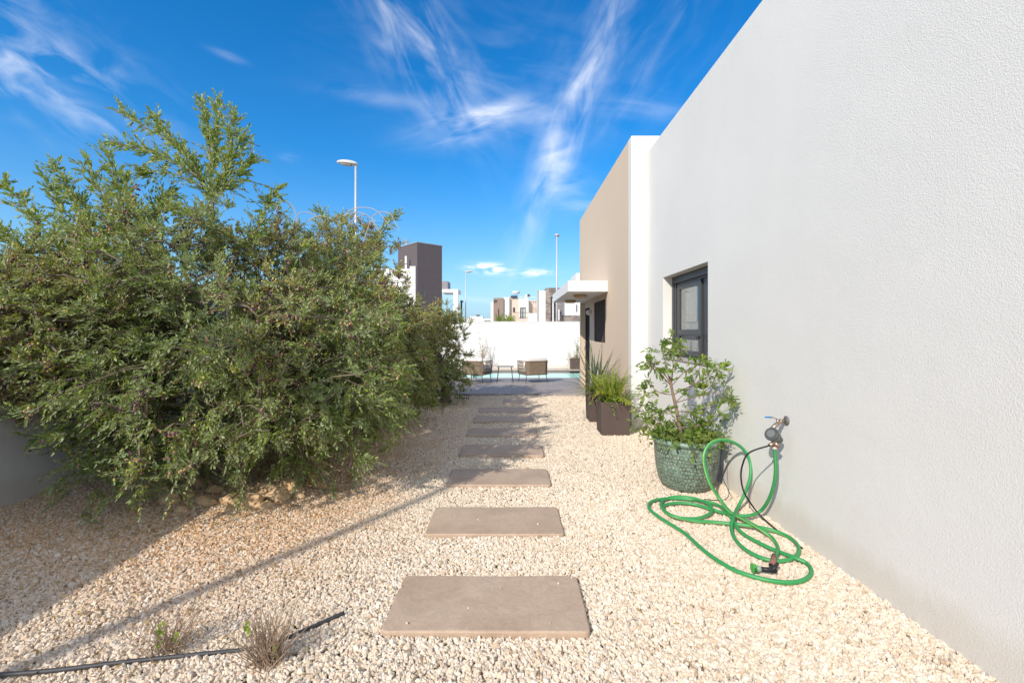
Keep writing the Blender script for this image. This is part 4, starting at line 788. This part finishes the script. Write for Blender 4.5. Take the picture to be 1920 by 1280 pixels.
# local: faces +Y, back at -Y
def shell_pt(t, z):   # t 0..1 around U: left front -> back -> right front
    w = .40 + (z - .3) * .05; dd = .36; r = .12
    pts = [(-w, dd * .75), (-w, -dd + r), (-w + r, -dd), (w - r, -dd), (w, -dd + r), (w, dd * .75)]
    segs = []; P_ = []
    for a_ in range(5):
        P_.append(Vector(pts[a_]))
    P_.append(Vector(pts[5])); L_ = [(P_[i + 1] - P_[i]).length for i in range(5)]; T_ = sum(L_); s_ = t * T_
    for i in range(5):
        if s_ <= L_[i] + 1e-9 or i == 4: q = P_[i].lerp(P_[i + 1], s_ / L_[i]); return Vector((q.x, q.y, z))
        s_ -= L_[i]
def top_z(t): return .64 if .3 < t < .7 else .64 - .0 * abs(t - .5)
vs = []; fs = []; nt_ = 40
back = MB(); rows = [.28, .40, .52, .64]
ts = [.29 + .42 * i / 24 for i in range(25)]
for off_ in (0, .02):
    for z in rows:
        for t in ts:
            q = shell_pt(t, z); c_ = Vector((0, 0, z)); back.v.append(tuple(q + (c_ - q).normalized() * off_))
nT = len(ts); nR = len(rows)
for o_ in (0, nT * nR):
    for r_ in range(nR - 1):
        for i in range(nT - 1): a_ = o_ + r_ * nT + i; back.f.append((a_, a_ + 1, a_ + nT + 1, a_ + nT)); back.sm.append(True)
back.build('backrest', ROPE, CH)
rl = MB(); rl.tube([shell_pt(i / 40, .645) for i in range(41)], .014, 8).tube([shell_pt(i / 40, .275) for i in range(41)], .013, 8)
for t in (0, .29, .71, 1): rl.tube([shell_pt(t, .28), shell_pt(t, .64)], .013, 8)
rl.build('rail', ROPE, CH)
for s_ in (0, 1):
    ar = MB()
    for k in range(9):
        t0_, t1_ = k / 9 * .29, min(.29, max(0, (k + 2) / 9 * .29)); t2_ = max(0, (k - 2) / 9 * .29)
        for ta, tb in ((t0_, t1_), (t0_, t2_)):
            if s_: ta, tb = 1 - ta, 1 - tb
            ar.tube([shell_pt(ta, .28), shell_pt(tb, .64)], .0065, 4, cap=False)
    ar.build('arm_weave', ROPE, CH)
MB().bbox(-.38, .38, -.33, .34, .235, .29, .02).build('seat', ROPE, CH)
MB().bbox(-.36, .36, -.26, .36, .30, .43, .05, seg=4).build('seat_cushion', CUSH, CH)
MB().bbox(-.35, .35, -.325, -.19, .40, .76, .05, seg=4).build('back_cushion', CUSH, CH)
for (a_, b_) in ((-1, -1), (1, -1), (-1, 1), (1, 1)):
    MB().tube([(a_ * .34, b_ * .27, .26), (a_ * .37, b_ * .30, .0)], [.014, .010], 8).build('leg', METB, CH)
CH.scale = (.9, .9, .96); CH.location = (.60, 13.25, .05); CH.rotation_euler.z = math.radians(22)
c2_ = copy_tree(CH); c2_.location = (-1.02, 13.25, .05); c2_.rotation_euler.z = math.radians(-24); c2_['label'] = 'woven rope armchair with white cushion, left of the little table, half behind the olive'
TB = thing('side_table', (-.20, 13.2, .05), 'small round-cornered metal side table between the two woven armchairs', 'table')
MB().bbox(-.445, .045, 12.97, 13.43, .50, .52, .008).build('tabletop', plain('grey_top', (.22, .22, .21), .3, 0), TB)
for (a_, b_) in ((-1, -1), (1, -1), (-1, 1), (1, 1)):
    MB().tube([(-.20 + a_ * .18, 13.2 + b_ * .16, .50), (-.20 + a_ * .23, 13.2 + b_ * .2, .05)], [.013, .009], 8).build('leg', METB, TB)
# small metal lantern-like rack and stones at the bush foot
rk_ = MB(); b0 = G(866, 750)
for k in range(7): rk_.tube([b0 + Vector((-.15 + k * .05, 0, 0)), b0 + Vector((-.15 + k * .05, 0, .13))], .006, 5)
rk_.tube([b0 + Vector((-.16, 0, .13)), b0 + Vector((.16, 0, .13))], .007, 5).tube([b0 + Vector((-.16, 0, .05)), b0 + Vector((.16, 0, .05))], .007, 5)
o = rk_.build('border_fence', METB, base=tuple(b0)); tag(o, 'low dark wire border by the terrace edge under the far olive bush', 'edging')
# ================================================================ street lamps
def street_lamp(x, Y, h, az, label, hl=.95):
    T = thing('street_lamp', (x, Y, 0), label, 'street lamp', 'street lamps')
    MB().tube([(x, Y, 0), (x, Y, h * .5), (x, Y, h)], [.085, .065, .045], 12).build('pole', STEELW, T)
    d = Vector((math.cos(az), math.sin(az), 0)); mb = MB()
    bm = bmesh.new(); bmesh.ops.create_uvsphere(bm, u_segments=20, v_segments=10, radius=1)
    rot = Matrix.Rotation(az, 4, 'Z') @ Matrix.Rotation(math.radians(-6), 4, 'Y'); bm.verts.index_update()
    vs_ = [(rot @ Vector((v.co.x * hl / 2, v.co.y * .19, max(v.co.z, -.35) * .13))) + Vector((x, Y, h + .05)) + d * hl * .38 for v in bm.verts]
    mb.add(vs_, [[v.index for v in f.verts] for f in bm.faces], True); bm.free(); mb.build('lamp_head', HEADW, T)
    mb = MB(); c_ = Vector((x, Y, h)) + d * hl * .42
    mb.bbox(-.2, .2, -.12, .12, -.05, 0, .015, m=Matrix.Translation(c_) @ rot).build('lens', plain('lamp_lens', (.4, .4, .38), .2), T)
    return T
STEELW = plain('pale_pole', (.55, .56, .57), .45, .2, .05); HEADW = plain('lamp_head_shell', (.60, .60, .58), .4, 0, .05)
l1 = P(667, 308, 20); street_lamp(l1.x, 20, l1.z, math.radians(180), 'tall pale street lamp rising behind the olive trees')
l2 = P(1044, 441, 35); street_lamp(l2.x, 35, l2.z, math.radians(80), 'street lamp above the far white houses beside the canopy, seen end on')
l3 = P(873, 510, 55); street_lamp(l3.x, 55, l3.z, math.radians(15), 'distant street lamp between the dark house and the small cloud')
# lamp behind the camera whose pole shadow crosses the gravel
q = Vector((-1.078, 3.74, 0)) - Vector((1, 1.5, 0)) * 5.2; street_lamp(q.x, q.y, 6.5, math.radians(120), 'street lamp outside the left wall whose thin shadow crosses the gravel')
# ================================================================ dark tower house (far left)
m = Mat('dark_cladding'); p = m.pos(); DK = m.set(col=m.mix(m.math('MULTIPLY', m.noise(p, 2.2, 6), .5), (.105, .085, .088), (.15, .125, .125)), rough=.7).m
FW = plain('far_white', (.78, .77, .75), .8, 0, .04, .3)
D1 = thing('dark_house', (-9.5, 46, 0), 'dark grey tower house with white wings and a white roof frame, left beyond the wall', 'house')
cA = Vector((-9.1, 44)); eR = Vector((2.1, 1.9)); eL = Vector((-1.9, 2.1)) * 1.33
def prism(mb, pts, z0, z1):
    n = len(pts); vs = [(p_[0], p_[1], z) for z in (z0, z1) for p_ in pts]
    return mb.add(vs, [(i, (i + 1) % n, n + (i + 1) % n, n + i) for i in range(n)] + [tuple(range(n))[::-1], tuple(range(n, 2 * n))])
Ht = 1.5 + 167 * 44 / 860
prism(MB(), [cA, cA + eR, cA + eR + eL, cA + eL], 0, Ht).build('tower', DK, D1)
prism(MB(), [cA + Vector((-.03, -.05)), cA + eR + Vector((.05, 0)), cA + eR + eL, cA + eL + Vector((-.05, 0))], Ht + .003, Ht + .09).build('roof_cap', plain('cap_metal', (.3, .3, .31), .5), D1)
def pxbox(mb, x0, x1, y0, y1, Y, dep):
    a = P(x0, y1, Y); b = P(x1, y0, Y); return mb.box(a.x, b.x, Y, Y + dep, a.z, b.z)
pxbox(pxbox(MB(), 700, 768, 504, 640, 44.3, .5), 768.2, 779, 499, 640, 44.05, .2).build('white_wing', FW, D1)
pxbox(MB(), 759, 762.5, 480, 503.8, 44.5, .12).build('chimney_pipe', FW, D1)
pxbox(MB(), 795, 798, 545, 556, 43.9, .05).build('slit_window', GLASS2, D1)
pxbox(MB(), 829, 839.5, 527, 543, 45.9, 2).build('stair_block', plain('mid_grey', (.28, .27, .28), .8), D1)
pxbox(pxbox(MB(), 829, 859, 542, 548.5, 45.8, 2.5), 850, 859, 548.6, 640, 45.8, .4).build('roof_frame', FW, D1)
pxbox(MB(), 812, 905, 603, 640, 46, 3).build('lower_storey', FW, D1)
an = MB(); b0 = P(762, 470, 46)
an.tube([b0, P(762, 449, 46)], .03, 5)
for k in range(5): an.tube([P(760 - k * .3, 449 + k * 2, 46) + Vector((-.25, 0, 0)), P(762, 449 + k * 2, 46) + Vector((.35, 0, 0))], .02, 4)
an.build('aerial', STEEL, D1)
ch = MB(); pxbox(ch, 863.5, 866.5, 563, 600, 50, .2); pxbox(ch, 862.8, 868.5, 564, 566, 49.9, .4).build('chimney', plain('brown_pipe', (.10, .08, .07), .8), base=tuple(P(865, 622, 50).xy) + (0,))
tag(bpy.data.objects['chimney'], 'thin dark chimney post left of the distant street lamp', 'chimney')
lowh = thing('low_house', (P(900, 0, 70).x, 72, 0), 'low white house far beyond the wall under the small cloud', 'house'); mb = MB(); pxbox(mb, 860, 922, 597, 640, 70, 5); pxbox(mb, 880, 905, 593, 596.9, 71, 3).build('wall', FW, lowh)
pxbox(MB(), 893, 899, 590, 592.9, 71, 1).build('roof_unit', plain('roof_dark', (.06, .06, .07), .6), lowh)
pxbox(MB(), 908, 925, 600.5, 606, 69, .5).build('fence', plain('fence_grey', (.2, .2, .2), .8), lowh)
# ---- centre houses
BRC = stucco('brown_render', (.33, .25, .20), 20, .1); CREAM = plain('cream_render', (.66, .55, .46), .85, 0, .05, .4); CREAMP = plain('pale_cream_render', (.80, .74, .66), .85, 0, .04, .4)
Hc = thing('cream_house', (P(970, 0, 60).x, 63, 0), 'cream and brown flat roofed house with a solar water tank, centre beyond the wall', 'house'); Yc = 60
pxbox(MB(), 920, 925.3, 566, 640, Yc + .5, 6).build('side_wing', FW, Hc)
pxbox(MB(), 925.5, 944, 558.5, 640, Yc - .5, 6).build('brown_block', BRC, Hc)
pxbox(MB(), 944.2, 972, 557, 640, Yc + .3, 7).build('front_wall', CREAM, Hc)
pxbox(MB(), 944.3, 955, 557.2, 640, Yc - .2, .49).build('white_pier', FW, Hc)
pxbox(MB(), 972.2, 991, 560.5, 640, Yc - .1, 7).build('centre_wall', CREAMP, Hc)
pxbox(MB(), 991.2, 1012, 563, 640, Yc + .8, 6).build('right_wall', CREAM, Hc)
pxbox(MB(), 990, 1012, 587, 640, Yc - 1.2, 1.9).build('terrace_parapet', FW, Hc)
for (a, b, c_, d, yy) in ((962, 965.5, 576.5, 585, Yc + .28), (934, 935.5, 579, 600, Yc - .52)):
    w_ = pxbox(MB(), a, b, c_, d, yy - .03, .1).build('window', plain('far_window', (.05, .05, .055), .3), Hc)
for a, b in ((995, 1001.5), (1003, 1009)): pxbox(MB(), a, b, 576, 586, Yc + .76, .1).build('window', plain('beige_shutter', (.50, .40, .31), .6), Hc)
dd_ = pxbox(MB(), 975.2, 986, 576.5, 597, Yc - .16, .1).build('terrace_door', plain('door_frame', (.07, .07, .07), .4), Hc)
pxbox(pxbox(MB(), 977.4, 979.6, 578.5, 596.6, Yc - .2, .05), 981, 985.4, 578.5, 596.6, Yc - .2, .05).build('pane', plain('curtain_glass', (.45, .48, .48), .2), dd_)
rl = MB(); 
for k in range(9): pxbox(rl, 963 + k * 3.2, 963.35 + k * 3.2, 586, 597, Yc - 1, .04)
pxbox(rl, 963, 990, 585.4, 586.2, Yc - 1, .05); rl.build('balcony_railing', METB, Hc)
pxbox(MB(), 955, 990, 597.1, 640, Yc - 1.1, 1.0 - .05).build('balcony', CREAM, Hc)
rp = MB(); 
for k in range(10): pxbox(rp, 973 + k * 4, 973.4 + k * 4, 556.5, 560.4, Yc, .05)
pxbox(rp, 973, 1010, 556.3, 557, Yc, .05); rp.build('roof_railing', WHITEP, Hc)
tk = P(967.5, 548.3, Yc); tank = MB().tube([tk + Vector((-.45, 0, 0)), tk + Vector((.38, 0, 0))], .19, 16).build('water_tank', WHITEP, Hc)
MB().cyl(tk + Vector((.381, 0, 0)), tk + Vector((.45, 0, 0)), .15).build('tank_cap', METB, tank)
a = P(957, 557, Yc); MB().add([a, a + Vector((.9, 0, 0)), a + Vector((.95, .9, .3)), a + Vector((.1, .9, .3)), a + Vector((0, .05, -.05)), a + Vector((.9, .05, -.05)), a + Vector((.95, .95, .25)), a + Vector((.1, .95, .25))], [(0, 1, 2, 3), (7, 6, 5, 4), (0, 4, 5, 1), (1, 5, 6, 2), (2, 6, 7, 3), (3, 7, 4, 0)]).build('solar_panel', plain('panel_dark', (.10, .11, .13), .25), tank)
pxbox(MB(), 984, 988.5, 552, 560.4, Yc + .6, .5).build('vent', FW, Hc)
dc = P(991.5, 554.5, Yc + 1); MB().lathe([(0, .0), (.12, .02), (.22, .07)], (0, 0, 0), 16).build('tmpdish', METB)
ds = bpy.data.objects['tmpdish']; ds.name = 'satellite_dish'; ds.data.transform(Matrix.Rotation(math.radians(75), 4, 'X')); ds.parent = Hc; ds.location = dc - Vector(Hc.location)
m = Mat('stone_cladding'); p = m.pos(); vo = m.n('ShaderNodeTexVoronoi', {'Vector': m.n('ShaderNodeMapping', {0: p, 'Scale': (1, 1, 2)}).outputs[0], 'Scale': 2.4}); STN = m.set(col=m.mix(m.n('ShaderNodeSeparateColor', {0: vo.outputs['Color']}).outputs[0], (.15, .125, .11), (.33, .28, .25)), rough=.9, normal=m.bump(vo.outputs['Distance'], .5, .05)).m
Hs = thing('stone_clad_house', (P(1035, 0, 50).x, 52, 0), 'white house with a stone clad tower, right of the cream house, beside the canopy', 'house'); Ys = 50
pxbox(MB(), 1010.5, 1023, 545, 640, Ys, 4).build('white_tower', FW, Hs)
pxbox(MB(), 1008.3, 1010.4, 546, 640, Ys + .3, .3).build('downpipe', plain('grey_pipe', (.3, .3, .3), .6), Hs)
prism(MB(), [(P(1023.2, 0, Ys).x, Ys - .2), (P(1034, 0, Ys - .4).x, Ys - .4), (P(1053, 0, Ys - .2).x, Ys - .2), (P(1053, 0, Ys).x, Ys + 4), (P(1023.2, 0, Ys).x, Ys + 4)], 0, P(0, 540, Ys).z).build('stone_tower', STN, Hs)
pxbox(MB(), 1032.5, 1035.5, 556, 604, Ys - .5, .12).build('slit_window', plain('slit_dark', (.04, .04, .045), .4), Hs)
pxbox(pxbox(MB(), 1036, 1038, 560, 640, Ys - .9, .3), 1047, 1049, 580, 600, Ys - .6, .1).build('white_post', FW, Hs)
pxbox(MB(), 1053.2, 1092, 566, 591, Ys + .4, 4).build('white_storey', FW, Hs)
pxbox(MB(), 1053.2, 1092, 591.2, 640, Ys + .2, 4).build('stone_plinth', STN, Hs)
pxbox(MB(), 1080, 1082, 571, 584, Ys + .3, .08).build('window', plain('far_window2', (.18, .19, .2), .3), Hs)
pxbox(MB(), 1080, 1100, 512, 640, 57, 5).build('block', FW, th := thing('white_house', (P(1090, 0, 57).x, 59, 0), 'sliver of a white house just above the canopy left of the tan wall', 'house'))
sw = MB(); b0 = P(1003, 545.5, 57); sw.tube([b0, b0 + Vector((.5, 0, .02))], .05, 5); sw.tube([P(1010, 546, 57), P(1010, 622, 57)], .05, 6); o = sw.build('street_lamp', STEELW, base=(P(1010, 0, 57).x, 57, 0)); tag(o, 'far small street lamp arm beside the white tower of the stone clad house', 'street lamp', 'street lamps')
# far green plants beyond the wall
for (px, w_, lab) in ((937, 10, 'dark green upright shrub before the brown block beyond the wall'), (955, 13, 'bright green feathery shrub before the cream house beyond the wall')):
    c0 = P(px, 622, 45); T = thing('shrub', (c0.x, 45, 0), lab, 'shrub'); fo = Foliage(); n = 260; ww = w_ * 45 / 860 * .6
    st = np.stack([c0.x + R.normal(0, ww * .5, n), 45 + R.normal(0, .5, n), R.uniform(.6, 2.6, n)], 1); fo.twigs(st, nrm(R.normal(size=(n, 3)) * .3 + [0, 0, 1]), R.uniform(.3, .75, n), 4, .22, .05, .5, .0, R.uniform(0, .3, n))
    fo.build('foliage', PALM if px > 945 else LEAFG, T); v, f = fo.stem_mesh(); mesh_np('stems', v, f, TWIG, T)
for k_ in list(CH.keys()):
    if k_ == '_local': del CH[k_]
if '_local' in c2_.keys(): del c2_['_local']
